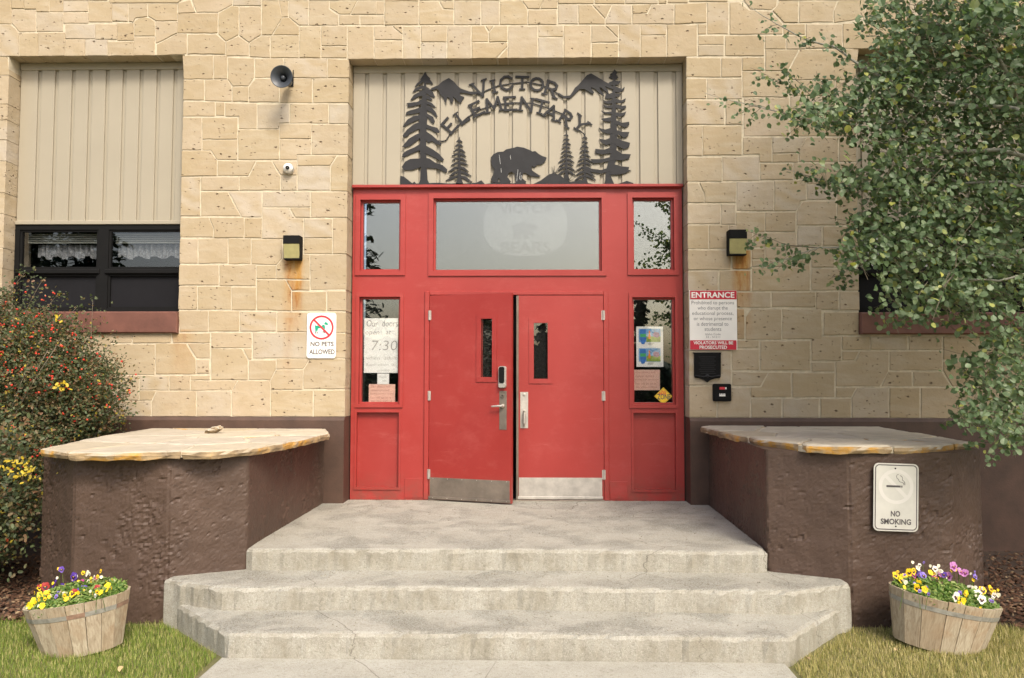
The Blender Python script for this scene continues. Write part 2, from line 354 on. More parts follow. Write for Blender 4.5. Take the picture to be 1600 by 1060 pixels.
M['pencil'] = flat('dark_pencil', (.22, .22, .22), .8); M['ink'] = flat('ink', (.10, .09, .09), .8); M['ink_faint'] = flat('pencil', (.42, .42, .40), .8); M['ink_pink'] = flat('pink_ink', (.38, .19, .17), .8)
M['sign_white'] = flat('sign_white', (.82, .80, .76), .45, var=.03); M['sign_grey'] = flat('sign_aged_white', (.62, .61, .55), .45, var=.06, scale=10)
M['sign_red'] = flat('sign_red', (.50, .022, .045), .45, var=.05); M['ring_red'] = flat('ring_red', (.58, .03, .045), .45, var=.05)
M['green'] = flat('dog_green', (.0, .33, .20), .5, var=.05); M['yellow'] = flat('decal_yellow', (.75, .52, .02), .5, var=.05)
M['diffuser'] = flat('yellowed_diffuser', (.36, .33, .15), .4, var=.15, scale=12)
M['ghost'] = flat('faded_ring', (.70, .68, .63), .5, var=.02)
M['glass'] = glass_mat('glass', .175, (.84, .88, .84), .98, .02); M['glass_win'] = glass_mat('window_glass', .09, dim=.8)
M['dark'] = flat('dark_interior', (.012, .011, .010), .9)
M['screen'] = flat('insect_screen', (.014, .014, .016), .8, var=.1, scale=3, spec=.1)
M['blind'] = flat('blind', (.42, .45, .40), .6); M['curtain'] = flat('curtain', (.34, .36, .38), .9, var=.6, scale=45)
M['conc'] = concrete_mat('worn_concrete'); M['path'] = concrete_mat('path_concrete', .25, 1.05)
M['cap'] = None
def cap_mat():
    q = N('flagstone'); p = q.pos(); rnd = q.n('ObjectInfo').outputs['Random']; nz = q.n('SeparateXYZ', i_0=q.n('NewGeometry').outputs['Normal']).outputs[2]
    c = q.ramp(rnd, [(0, (.42, .35, .24)), (.3, (.50, .44, .33)), (.6, (.45, .40, .32)), (1, (.56, .50, .39))])
    c = q.mix(q.ramp(q.noise(5, 5, .65, p, .5), [(.4, 0.), (.7, .7)]), c, (.34, .29, .21))
    side = q.ramp(nz, [(.3, 1.), (.7, 0.)])
    sc_ = q.ramp(q.noise(3.2, 4, .6, p), [(.35, (.20, .145, .085)), (.5, (.40, .29, .16)), (.58, (.52, .27, .04)), (.66, (.45, .37, .25)), (.8, (.62, .55, .42))])
    c = q.mix(side, c, sc_)
    q.P(Base_Color=c, Roughness=.85, Normal=q.bump(q.noise(35, 5, .7, p), .6, .008, q.bump(q.noise(7, 3, .5, q.scalev(p, (1, 1, 4))), .6, .02))); return q.m
M['cap'] = cap_mat()
M['wood'] = wood_mat('weathered_wood')
M['hoop'] = flat('hoop_metal', (.30, .29, .25), .6, .3, var=.3, scale=20); M['hoop_rust'] = flat('rusty_hoop', (.24, .15, .10), .8, 0, var=.4, scale=20)
M['bark'] = flat('aspen_bark', (.30, .29, .235), .8, var=.3, scale=12, bump=.5); M['twig'] = flat('twig_bark', (.17, .145, .10), .8, var=.3, scale=20)
M['soil'] = flat('soil', (.06, .038, .024), .95, var=.4, scale=9, bump=.8)
M['chip'] = leaf_mat('bark_chip', [(0, (.06, .028, .016)), (.5, (.11, .055, .032)), (.85, (.17, .095, .055)), (1, (.30, .22, .13))], .9, 0.05)
M['leaf'] = leaf_mat('aspen_leaf', [(0, (.078, .125, .055)), (.35, (.115, .175, .085)), (.7, (.155, .22, .115)), (.9, (.22, .285, .16)), (.965, (.30, .34, .12)), (1, (.42, .42, .10))], .42, .38)
M['leafo'] = leaf_mat('aspen_leaf_single', [(0, (.078, .125, .055)), (.35, (.115, .175, .085)), (.7, (.155, .22, .115)), (.9, (.22, .285, .16)), (.965, (.30, .34, .12)), (1, (.42, .42, .10))], .42, .38, True)
M['rose'] = leaf_mat('rose_leaf', [(0, (.055, .060, .030)), (.35, (.075, .105, .045)), (.60, (.115, .14, .06)), (.74, (.15, .115, .055)), (.88, (.20, .10, .05)), (.96, (.17, .15, .07)), (.985, (.42, .32, .05)), (1, (.5, .4, .05))], .5, .3)
M['rose_yel'] = leaf_mat('rose_leaf_yellow', [(0, (.55, .40, .03)), (.6, (.62, .46, .04)), (1, (.45, .40, .08))], .5, .3)
M['hip'] = leaf_mat('rose_hip', [(0, (.45, .03, .015)), (.6, (.62, .05, .03)), (1, (.60, .12, .05))], .35, .05)
M['pine'] = leaf_mat('needles', [(0, (.015, .03, .015)), (1, (.04, .07, .035))], .7, .1)
M['grass_l'] = leaf_mat('grass_green', [(0, (.10, .17, .022)), (.4, (.18, .26, .035)), (.65, (.29, .34, .07)), (.8, (.40, .38, .14)), (1, (.50, .44, .20))], .6, .3)
M['grass_r'] = leaf_mat('grass_straw', [(0, (.17, .20, .05)), (.3, (.32, .31, .09)), (.55, (.46, .39, .16)), (.85, (.52, .44, .21)), (1, (.60, .50, .26))], .6, .3)
M['pfol'] = leaf_mat('pansy_foliage', [(0, (.07, .15, .025)), (.5, (.16, .26, .05)), (.85, (.28, .36, .10)), (1, (.45, .45, .2))], .5, .35)
M['lawn'] = (lambda q: (q.P(Base_Color=q.ramp(q.noise(.9, 6, .7, q.pos()), [(.3, (.10, .11, .035)), (.55, (.16, .15, .06)), (.75, (.20, .17, .09))]), Roughness=.95, Normal=q.bump(q.noise(60, 4, .7, q.pos()), .8, .02)), q.m)[1])(N('lawn_ground'))

# ============================================================ SETTING: ground, path, steps
def ngon_slab(name, pts, z0, z1, mat, edge=.012, jit=.006, step=.04, kind='structure', parent=None, seed=0, nose=.018):
    """concrete slab: outline pts (x,y), with a rounded, chipped upper edge"""
    P = []
    n = len(pts)
    for i in range(n):
        a, b = Vector((*pts[i], 0)), Vector((*pts[(i+1) % n], 0)); k = max(1, int((b-a).length/step))
        P += [a.lerp(b, j/k) for j in range(k)]
    m = len(P); nrm = []
    area = sum(P[i].x*P[(i+1) % m].y-P[(i+1) % m].x*P[i].y for i in range(m))
    sg = 1 if area > 0 else -1
    for i in range(m):
        t = (P[(i+1) % m]-P[i-1]).normalized(); nrm.append(Vector((t.y, -t.x, 0))*sg)
    def J(p, s, am): return (noise.noise(Vector((p.x*14+seed, p.y*14, s)))+.6*noise.noise(Vector((p.x*40+seed, p.y*40, s))))*am
    rings = [[(p.x, p.y, z0) for p in P],
             [(*(p+nr_*J(p, 3, jit*.5)).xy, z0+(z1-z0)*.5+0) for p, nr_ in zip(P, nrm)],
             [(*(p+nr_*J(p, 5, jit)).xy, z1-nose-abs(J(p, 7, jit*1.5))) for p, nr_ in zip(P, nrm)],
             [(*(p-nr_*(edge*.35+abs(J(p, 9, jit)))).xy, z1-nose*.35) for p, nr_ in zip(P, nrm)],
             [(*(p-nr_*(edge*1.2+abs(J(p, 11, jit*1.6)))).xy, z1) for p, nr_ in zip(P, nrm)]]
    V = [v for r_ in rings for v in r_]; Fc = []
    for k in range(len(rings)-1):
        for i in range(m):
            j = (i+1) % m; q = (k*m+i, k*m+j, (k+1)*m+j, (k+1)*m+i); Fc.append(q if sg > 0 else q[::-1])
    top = tuple(range(4*m, 5*m)); Fc.append(top if sg > 0 else top[::-1])
    o = mesh_ob(name, V, Fc, mat, parent)
    if kind and parent is None: o['kind'] = kind
    return o
gnd = mesh_ob('lawn', [(-60, -90, GZ-.02), (60, -90, GZ-.02), (60, .3, GZ-.02), (-60, .3, GZ-.02)], [(0, 1, 2, 3)], M['lawn']); gnd['kind'] = 'structure'
ngon_slab('concrete_path', [(-1.80, -3.19), (1.69, -3.20), (1.60, -7), (1.6, -16), (-1.9, -16), (-1.88, -7)], GZ-.1, GZ, M['path'], jit=.004)
steps = bpy.data.objects.new('entrance_steps', None); COL.objects.link(steps); steps['kind'] = 'structure'; steps.location = (0, -1.5, GZ)
ngon_slab('landing', [(-2.05, 0.02), (-2.0, -2.1), (-1.985, -2.27), (-1.93, -2.30), (0, -2.255), (1.80, -2.295), (1.87, -2.25), (1.9, -2.1), (1.95, 0.02)], -.6, 0, M['conc'], jit=.017, parent=steps, seed=3, nose=.02, edge=.02)
ngon_slab('step', [(-2.45, -.6), (-2.46, -2.56), (-1.97, -2.76), (0, -2.70), (1.90, -2.76), (2.36, -2.56), (2.36, -.6)], -.62, -.155, M['conc'], jit=.016, parent=steps, seed=8, nose=.022, edge=.022)
ngon_slab('step', [(-2.44, -.7), (-2.455, -2.50), (-1.75, -3.21), (0, -3.185), (1.71, -3.22), (2.35, -2.50), (2.34, -.7)], -.64, -.31, M['conc'], jit=.017, parent=steps, seed=15, nose=.022, edge=.024)
for nm, X0, X1 in (('mulch_bed', -7.5, -3.3), ('mulch_bed', 3.3, 7.5)):
    o = mesh_ob(nm, [(X0, -2.45, GZ-.008), (X1, -2.45, GZ-.008), (X1, .1, GZ+.03), (X0, .1, GZ+.03)], [(0, 1, 2, 3)], M['soil']); o['kind'] = 'structure'
o = mesh_ob('street', [(-60, -40, GZ-.012), (60, -40, GZ-.012), (60, -33, GZ-.012), (-60, -33, GZ-.012)], [(0, 1, 2, 3)], flat('asphalt', (.05, .05, .052), .9)); o['kind'] = 'structure'

# ============================================================ THE SCHOOL BUILDING
school = thing('school_building', 'tan sandstone school front with red double doors and recessed window bays', 'building', (0, 0, GZ))
WZ = .868                      # top of the painted plinth
LW = (-5.33, -3.485, 1.945, 4.632); RW = (3.475, 5.32, 1.935, 4.652); DO = (-1.745, 1.745, GZ, 4.578)
WALLTOP = 5.9; WX = 9.0
plate([-WX, WX], [WZ, WALLTOP], [tuple(v_+e_ for v_, e_ in zip(h_, (-.009, .009, -.009, .009))) for h_ in (LW, RW, (DO[0], DO[1], -1, DO[3]))], WY+.0035, .25, M['mortar'], 'mortar_wall', school)
# ---- stones: outlines read off the photograph, in pixels on the wall plane
S = []
def r(*a):
    for i in range(0, len(a), 4): S.append([(a[i], a[i+1]), (a[i+2], a[i+1]), (a[i+2], a[i+3]), (a[i], a[i+3])])
def g(*a): S.append([(a[i], a[i+1]) for i in range(0, len(a), 2)])
r(-26,-8,18,38, 18,-8,38,14, 77,-8,99,19, 99,-14,168,1, 99,1,138,19, 99,20,138,37, 138,2,175,35, 175,6,200,34, 30,52,60,86, 60,51,102,86,
  102,38,149,61, 149,38,183,62, 183,36,209,64, 102,62,133,86, 133,62,168,86, 168,65,209,86, 209,58,242,86, -40,89,12,118)
g(38,-8, 77,-8, 77,19, 57,19, 56,15, 38,15); g(170,-10, 297,-10, 278,5, 170,5); g(201,6, 230,6, 230,26, 212,29, 208,35, 201,34)
g(18,15, 56,16, 56,50, 30,51, 24,43, 18,37); r(57,20,99,50)
g(-40,39, 17,39, 24,44, 29,52, 29,87, -40,88); g(210,34, 217,29, 227,27, 236,29, 242,34, 242,57, 210,57)
g(231,6, 277,6, 277,33, 243,33, 236,28, 231,26); g(243,34, 277,34, 277,52, 245,68, 243,68); g(278,5, 297,0, 306,20, 278,21)
g(297,-8, 363,-8, 363,8, 341,20, 307,20); r(364,-10,408,9, 277,21,340,52); g(341,21, 363,9, 373,11, 373,55, 353,65, 341,54)
g(374,11, 408,11, 408,55, 389,67, 374,56); g(409,1, 435,1, 441,28, 425,55, 409,55); g(436,1, 450,1, 450,27, 441,27)
g(451,1, 482,1, 482,40, 467,40, 451,27); g(442,28, 452,28, 467,42, 467,55, 426,55); g(483,2, 514,2, 514,14, 529,24, 529,40, 483,40)
g(515,2, 558,2, 547,23, 530,23, 515,13); g(559,2, 588,2, 588,23, 548,23); r(588,2,600,23, 530,24,562,39, 563,25,600,39, 409,-14,482,0, 483,-14,600,1)
r(423,56,467,91, 468,41,501,91, 502,41,542,72, 502,73,542,91, 543,41,584,91)
g(390,67, 409,56, 422,56, 422,91, 390,89); g(353,66, 373,57, 389,68, 389,88, 353,88); g(293,54, 338,54, 352,66, 352,85, 293,85); g(245,70, 277,53, 292,53, 292,85, 245,86)
r(285,87,333,124, 334,87,355,124, 398,92,443,122, 444,92,511,122, 512,92,546,122); g(356,90, 397,91, 397,122, 388,135, 364,135, 356,124)
r(285,125,319,157, 363,136,388,159, 437,123,488,161, 489,123,546,161); g(320,125, 356,125, 362,135, 362,159, 320,158); g(389,136, 399,123, 436,123, 436,160, 389,160)
r(285,159,336,182, 337,160,351,181, 453,163,513,193, 514,163,546,194); g(352,161, 401,162, 401,202, 373,202, 373,182, 352,182); g(402,163, 452,163, 452,192, 436,193, 436,202, 402,202)
r(284,184,315,235, 316,184,371,218, 372,203,436,250, 437,194,486,217, 487,195,546,242); g(316,219, 371,219, 371,250, 339,250, 329,235, 316,235); g(437,218, 486,218, 486,242, 464,242, 464,250, 437,250)
g(283,236, 329,236, 339,251, 339,275, 283,276); g(340,251, 400,252, 388,275, 340,275); g(401,252, 424,252, 438,275, 438,298, 374,298, 374,277, 389,276); g(425,252, 464,252, 464,274, 439,274)
r(439,275,464,298, 465,260,516,298, 314,277,373,298); g(465,243, 526,243, 516,259, 465,259); g(527,244, 546,244, 546,299, 517,299, 517,260)
r(282,277,313,338, 410,300,485,324, 486,300,547,340, 382,341,409,372, 475,342,519,372, 475,373,519,397, 520,341,546,397); g(314,300, 356,300, 376,338, 314,338); g(357,300, 409,300, 409,340, 378,340)
g(410,325, 452,325, 460,341, 474,341, 474,373, 410,373); g(453,325, 485,325, 485,340, 461,340); g(281,340, 326,340, 333,357, 333,371, 281,371); g(327,340, 381,340, 381,372, 334,372, 334,357)
r(280,373,309,412, 310,373,356,412, 357,373,392,413); g(393,374, 441,374, 441,404, 432,414, 393,413); g(442,374, 474,374, 474,398, 484,398, 484,437, 432,436, 432,415, 442,404)
r(485,398,546,453, 280,414,342,446, 343,414,400,447, 401,415,431,436, 279,447,308,484, 309,448,361,484, 362,449,400,485, 456,456,510,486, 511,455,546,486)
g(401,437, 446,438, 455,454, 455,486, 401,485); g(447,438, 484,439, 484,454, 456,454)
r(281,486,325,519, 326,486,374,518, 375,487,432,518, 433,488,480,519, 481,488,546,520, 207,523,267,536, 150,523,206,536, 330,520,393,544, 395,520,480,560, 481,521,546,560, 172,538,242,586, 307,562,327,584)
g(268,521, 328,521, 328,536, 270,536); g(243,537, 291,537, 306,562, 306,585, 243,585); g(293,537, 328,537, 328,560, 307,560); g(330,545, 378,545, 387,563, 387,594, 330,594); g(380,545, 393,545, 393,562, 389,562)
g(389,563, 431,563, 431,577, 422,594, 389,594); g(432,561, 484,561, 474,577, 432,577); g(485,561, 546,561, 546,608, 474,608, 474,578)
g(432,578, 473,578, 473,609, 423,609, 423,595); r(218,587,264,610, 265,587,297,610, 298,587,328,594, 172,587,217,626, 172,627,236,649, 307,611,361,649, 490,610,546,649, 423,610,489,649)
g(298,595, 371,595, 363,610, 298,610); g(218,611, 244,611, 237,626, 218,626); g(245,611, 306,611, 306,650, 237,650, 237,628); g(372,595, 422,595, 422,649, 362,649, 362,611)
for a, b in ((118,163),(163,188),(188,219),(219,252),(252,302),(302,335),(335,388),(388,420),(420,455),(455,490)): r(-40,a,12,b)
# over the door
r(601,-14,654,2, 655,-14,708,1, 709,-14,780,1, 781,-14,815,0, 656,2,656,2)
S.pop()
g(601,2, 654,2, 654,39, 601,40); g(655,2, 685,2, 692,15, 709,16, 709,39, 655,39); g(686,2, 709,2, 709,15, 693,14)
r(710,2,751,39, 752,2,780,39, 825,16,870,39); g(781,2, 815,1, 824,14, 824,39, 781,39); g(816,1, 850,0, 843,14, 825,14); g(851,-8, 871,-8, 871,14, 844,14)
r(585,64,629,91, 630,41,657,91, 658,41,698,66, 658,67,698,91, 699,41,736,91, 794,41,840,91); g(585,41, 612,41, 629,56, 629,63, 585,62); g(614,41, 629,41, 629,54)
g(737,41, 757,41, 763,52, 763,66, 737,66); g(759,41, 771,41, 765,50); g(773,41, 793,41, 793,66, 764,66, 764,52); g(737,67, 793,67, 793,73, 775,91, 737,91); g(793,75, 793,91, 778,91)
r(841,40,880,58, 841,59,880,90, 881,40,923,90, 925,68,966,90, 967,39,1000,89, 1001,39,1041,55, 1001,56,1041,89); g(924,40, 944,40, 966,61, 966,66, 924,67); g(946,40, 966,40, 966,59)
g(1042,39, 1089,39, 1089,88, 1042,89); r(872,8,903,38); g(904,8, 924,8, 945,30, 945,38, 904,38); g(926,8, 956,8, 946,29); g(957,8, 987,8, 987,38, 946,38, 947,30); g(988,8, 1018,7, 1011,21, 988,21); g(1020,7, 1053,7, 1053,38, 988,38, 988,22, 1012,22)
g(1054,7, 1104,4, 1104,36, 1054,38); r(872,-12,928,6, 929,-12,976,6, 977,-12,1028,6, 1029,-12,1042,6, 1043,-12,1075,5, 1077,-12,1137,3, 1090,38,1104,54)
# right of the door
r(1105,4,1138,54, 1091,56,1131,70, 1091,71,1131,88, 1133,56,1194,88, 1195,56,1228,77, 1229,56,1258,77); g(1140,4, 1155,3, 1170,16, 1205,18, 1223,38, 1223,54, 1140,54)
g(1157,-8, 1215,-8, 1213,10, 1205,16, 1172,15); g(1207,17, 1215,8, 1218,2, 1247,2, 1247,36, 1225,36); g(1249,2, 1308,2, 1302,18, 1302,35, 1249,36); g(1310,2, 1352,0, 1352,26, 1330,33, 1303,36, 1303,17)
r(1224,38,1258,54, 1259,38,1316,76, 1317,37,1370,76, 1371,36,1430,76, 1431,36,1480,76, 1481,36,1540,76, 1541,36,1600,76, 1601,36,1650,76, 1353,0,1420,35, 1421,0,1480,35, 1481,0,1540,35, 1541,0,1600,35, 1217,-12,1352,1)
r(1072,91,1126,121, 1127,91,1159,121, 1160,90,1194,111, 1160,112,1231,152, 1072,123,1104,155, 1105,123,1159,155, 1234,126,1305,150, 1306,126,1340,168, 1072,157,1132,195, 1134,157,1160,195, 1162,153,1233,213, 1235,151,1305,170, 1235,171,1340,213)
g(1196,78, 1248,78, 1231,111, 1196,111); g(1250,78, 1342,77, 1342,125, 1233,125, 1232,112)
r(1072,197,1097,244, 1098,197,1159,243, 1311,215,1340,253, 1071,246,1128,284, 1129,245,1187,283, 1188,256,1239,281, 1151,284,1209,330, 1261,289,1306,312, 1308,290,1340,352)
g(1161,215, 1206,215, 1206,254, 1187,254, 1187,242, 1161,242); g(1207,215, 1260,215, 1252,234, 1245,239, 1207,240); g(1207,241, 1247,240, 1247,254, 1207,254); g(1261,215, 1310,215, 1310,253, 1248,253, 1248,238)
g(1240,255, 1340,255, 1340,288, 1261,288, 1261,280, 1240,279); g(1071,286, 1091,286, 1100,303, 1100,317, 1071,317); g(1093,286, 1150,285, 1150,317, 1101,317, 1101,303)
g(1210,283, 1259,281, 1260,313, 1252,314, 1244,330, 1210,330); g(1254,315, 1307,314, 1307,352, 1245,352, 1245,330)
r(1070,319,1126,350, 1127,319,1149,351, 1150,332,1195,363, 1196,332,1243,362, 1070,352,1107,389, 1108,352,1138,389, 1139,352,1176,389, 1177,364,1244,386, 1246,354,1284,384, 1286,354,1340,384)
r(1070,391,1142,422, 1144,391,1173,421, 1175,389,1195,405, 1196,387,1266,405, 1268,386,1304,418, 1306,386,1340,418, 1175,407,1238,417, 1268,420,1340,454, 1070,424,1122,455, 1124,423,1173,455)
g(1175,419, 1238,418, 1245,407, 1266,406, 1266,455, 1175,455)
r(1070,457,1110,497, 1111,457,1150,497, 1151,457,1204,481, 1206,457,1274,480, 1275,456,1310,484, 1312,456,1342,485, 1151,483,1163,530, 1222,483,1284,530, 1287,488,1342,524, 1070,498,1110,545, 1111,498,1150,545, 1151,532,1186,544,
  1188,533,1266,579, 1268,526,1314,564, 1316,526,1359,547, 1360,526,1418,547, 1420,526,1472,547, 1072,547,1142,602, 1144,546,1186,579, 1238,583,1304,621, 1268,566,1304,581, 1072,604,1119,652, 1121,606,1172,652)
g(1165,496, 1174,483, 1221,483, 1221,531, 1165,531); g(1144,581, 1200,582, 1188,604, 1144,603); g(1202,582, 1236,582, 1236,621, 1173,621, 1173,606, 1189,605); g(1306,606, 1338,606, 1330,621, 1306,621)
g(1316,549, 1342,549, 1335,563, 1316,563); g(1306,565, 1337,564, 1344,549, 1388,549, 1388,580, 1375,604, 1306,604); g(1388,581, 1425,581, 1425,604, 1377,604); g(1427,581, 1472,581, 1486,604, 1427,604)
g(1340,606, 1388,606, 1388,654, 1331,654, 1331,622); r(1174,623,1221,652, 1223,623,1280,653, 1282,623,1330,653, 1390,549,1472,579, 1390,606,1437,654, 1439,606,1500,654, 1502,606,1560,638, 1502,640,1560,654, 1474,526,1560,562, 1530,565,1600,604, 1561,526,1640,562, 1561,606,1640,654)
g(1474,565, 1528,565, 1528,604, 1488,604, 1474,580)
# snap outer outlines to the openings and turn the traced stones into world outlines
def clampo(x, z):
    for (o, tol) in ((LW, .09), (RW, .09), (DO, .07)):
        if o[2]-.02 < z < o[3]-.03:
            if abs(x-o[0]) < tol: x = o[0]
            if abs(x-o[1]) < tol: x = o[1]
        if o[0]-.02 < x < o[1]+.02 and abs(z-o[3]) < .06: z = o[3]
    return x, z
def inset(poly, d):
    n = len(poly); a = sum(poly[i][0]*poly[(i+1) % n][1]-poly[(i+1) % n][0]*poly[i][1] for i in range(n)); sg = 1 if a > 0 else -1; out = []
    for i in range(n):
        p0, p1, p2 = Vector(poly[i-1]), Vector(poly[i]), Vector(poly[(i+1) % n])
        d1 = (p1-p0).normalized(); d2 = (p2-p1).normalized(); n1 = Vector((-d1.y, d1.x))*sg; n2 = Vector((-d2.y, d2.x))*sg
        k = 1+n1.dot(n2); v = (n1+n2)/max(k, .5); out.append(tuple(p1+v*d))
    return out, sg
def stone(poly, joint=.0028, back=None, mb=None, jit=.0035):
    pl, sg = inset(poly, joint)
    P = []
    for i in range(len(pl)):
        a, b = Vector(pl[i]), Vector(pl[(i+1) % len(pl)]); k = max(1, min(6, int((b-a).length/.07)))
        for j in range(k):
            p = a.lerp(b, j/k)
            P.append(p+Vector((rng.gauss(0, 1), rng.gauss(0, 1)))*(jit*.45 if j else jit*.3))
    if sg < 0: P = P[::-1]
    n = len(P); pr = rng.uniform(0, .0035); c = sum(P, Vector((0, 0)))/n
    y0 = WY-.002-pr; yb = back if back is not None else WY+.03
    Q = [p+(c-p).normalized()*min(.0045, (c-p).length*.3) for p in P]
    ta, tb = rng.uniform(-.012, .012), rng.uniform(-.014, .008)
    V = [(p.x, y0+(p.x-c.x)*ta+(p.y-c.y)*tb, p.y) for p in Q]+[(p.x, y0+.0035+(p.x-c.x)*ta+(p.y-c.y)*tb, p.y) for p in P]+[(p.x, yb, p.y) for p in P]
    Fc = [tuple(range(n))]+[(n+i, n+(i+1) % n, (i+1) % n, i) for i in range(n)]+[(2*n+i, 2*n+(i+1) % n, n+(i+1) % n, n+i) for i in range(n)]
    return V, Fc, (c.x, WY, c.y)
kept = []
for poly in S:
    pw = [clampo(at(x, y, y=WY).x, at(x, y, y=WY).z) for x, y in poly]
    pw = [(x, max(z, WZ)) if z > WZ+.02 or z < WZ else (x, WZ) for x, z in pw]
    a = abs(sum(pw[i][0]*pw[(i+1) % len(pw)][1]-pw[(i+1) % len(pw)][0]*pw[i][1] for i in range(len(pw))))/2
    cx = sum(p[0] for p in pw)/len(pw); cz = sum(p[1] for p in pw)/len(pw)
    if a < .0006: continue
    vis = 0
    q = pix((cx, WY, cz)); vis = -20 < q[0] < 1620 and -15 < q[1] < 1060
    kept.append((a if vis else 0, pw))
kept.sort(key=lambda t: -t[0])
far = MB()
def edge_stone(pw):
    for (o) in (LW, RW, DO):
        for x, z in pw:
            if (abs(x-o[0]) < .004 or abs(x-o[1]) < .004) and o[2]-.03 < z < o[3]+.03: return True
            if abs(z-o[3]) < .004 and o[0]-.01 < x < o[1]+.01: return True
    return False
for i, (a, pw) in enumerate(kept):
    # stones that stop at an opening run back into the jamb; their end faces show joints
    V, Fc, c = stone(pw, back=.02 if edge_stone(pw) else None)
    if edge_stone(pw):
        pass
    if i < 300: mesh_ob('stone', V, Fc, M['stone'], school, c)
    else: far.add(V, Fc)
# ---- the rest of the wall, out of the photograph's frame: random ashlar in courses
tz0, tz1 = at(800, -9, y=WY).z, WALLTOP
def courses(x0, x1, z0, z1):
    z = z0
    while z < z1-.03:
        h = min(rng.uniform(.2, .33), z1-z); h = h if z1-z-h > .08 else z1-z; x = x0
        while x < x1-.02:
            l = min(rng.uniform(.22, .55), x1-x); l = l if x1-x-l > .12 else x1-x
            if h > .26 and rng.random() < .3:
                k = rng.uniform(.4, .6); cells = [(z, z+h*k), (z+h*k, z+h)]
            else: cells = [(z, z+h)]
            for (a, b) in cells:
                V, Fc, c = stone([(x, a), (x+l, a), (x+l, b), (x, b)]); far.add(V, Fc)
            x += l
        z += h
leftx = at(-40, 300, y=WY).x
courses(-WX, WX, at(800, -13, y=WY).z, WALLTOP)
courses(-WX, at(-27, 20, y=WY).x, at(-27, 20, y=WY).z-.3, at(-27, -13, y=WY).z)
courses(-WX, leftx, WZ, at(-40, 60, y=WY).z)
courses(leftx, at(172, 560, y=WY).x, WZ, LW[2]-.22); courses(at(1642, 500, y=WY).x, WX, WZ, 5.2); courses(RW[1], at(1642, 500, y=WY).x, 1.75, 4.65)
o = far.build('outer_stones', M['stone_far'], school); o['kind'] = 'stuff'
# ---- painted plinth
b = MB()
for x0, x1 in ((-WX, DO[0]-.002), (DO[1]+.002, WX)):
    V = [(x, y, z) for x in (x0, x1) for (y, z) in ((WY-.008, WZ), (WY-.035, WZ-.035), (WY-.035, GZ-.3), (.02, GZ-.3), (.02, WZ))]
    b.add(V, [(0, 1, 6, 5), (1, 2, 7, 6), (2, 3, 8, 7), (4, 0, 5, 9), (4, 3, 2, 1, 0), (5, 6, 7, 8, 9)])
b.build('plinth', M['brown'], school)
# ---- recess backing, soffit, siding boards
def siding(x0, x1, z0, z1, pitch, yb, first, flash):
    mb = MB(); mb.box(x0-.012, x1+.012, yb+.021, yb+.06, z0, z1+.012); mb.build('siding_backing', M['siding'], school)
    x = x0; nx = first
    while x < x1-.01:
        e = min(nx, x1)
        if e-x > .02:
            s = MB(); s.box(x+.003, e-.036 if e < x1 else e, yb, yb+.018, z0, z1, bev=.004); s.build('siding_board', M['siding'], school)
        x = e; nx = e+pitch
    t = MB(); t.box(x0, x1, yb-.012, yb+.02, z1-.075, z1, bev=.004); t.build('head_trim', M['siding'], school)
    if flash: t = MB(); t.box(x0, x1, yb-.02, yb+.018, z0, z0+.04, bev=.004); t.build('sill_flashing', M['siding'], school)
siding(LW[0]+.003, LW[1]-.003, 2.885, LW[3], .1835, -.03, LW[0]+.225, True)
siding(RW[0]+.003, RW[1]-.003, 2.885, RW[3], .1835, -.03, RW[0]+.13, True)
siding(DO[0]+.003, DO[1]-.003, 3.300, DO[3], .1915, -.03, DO[0]+.165, False)

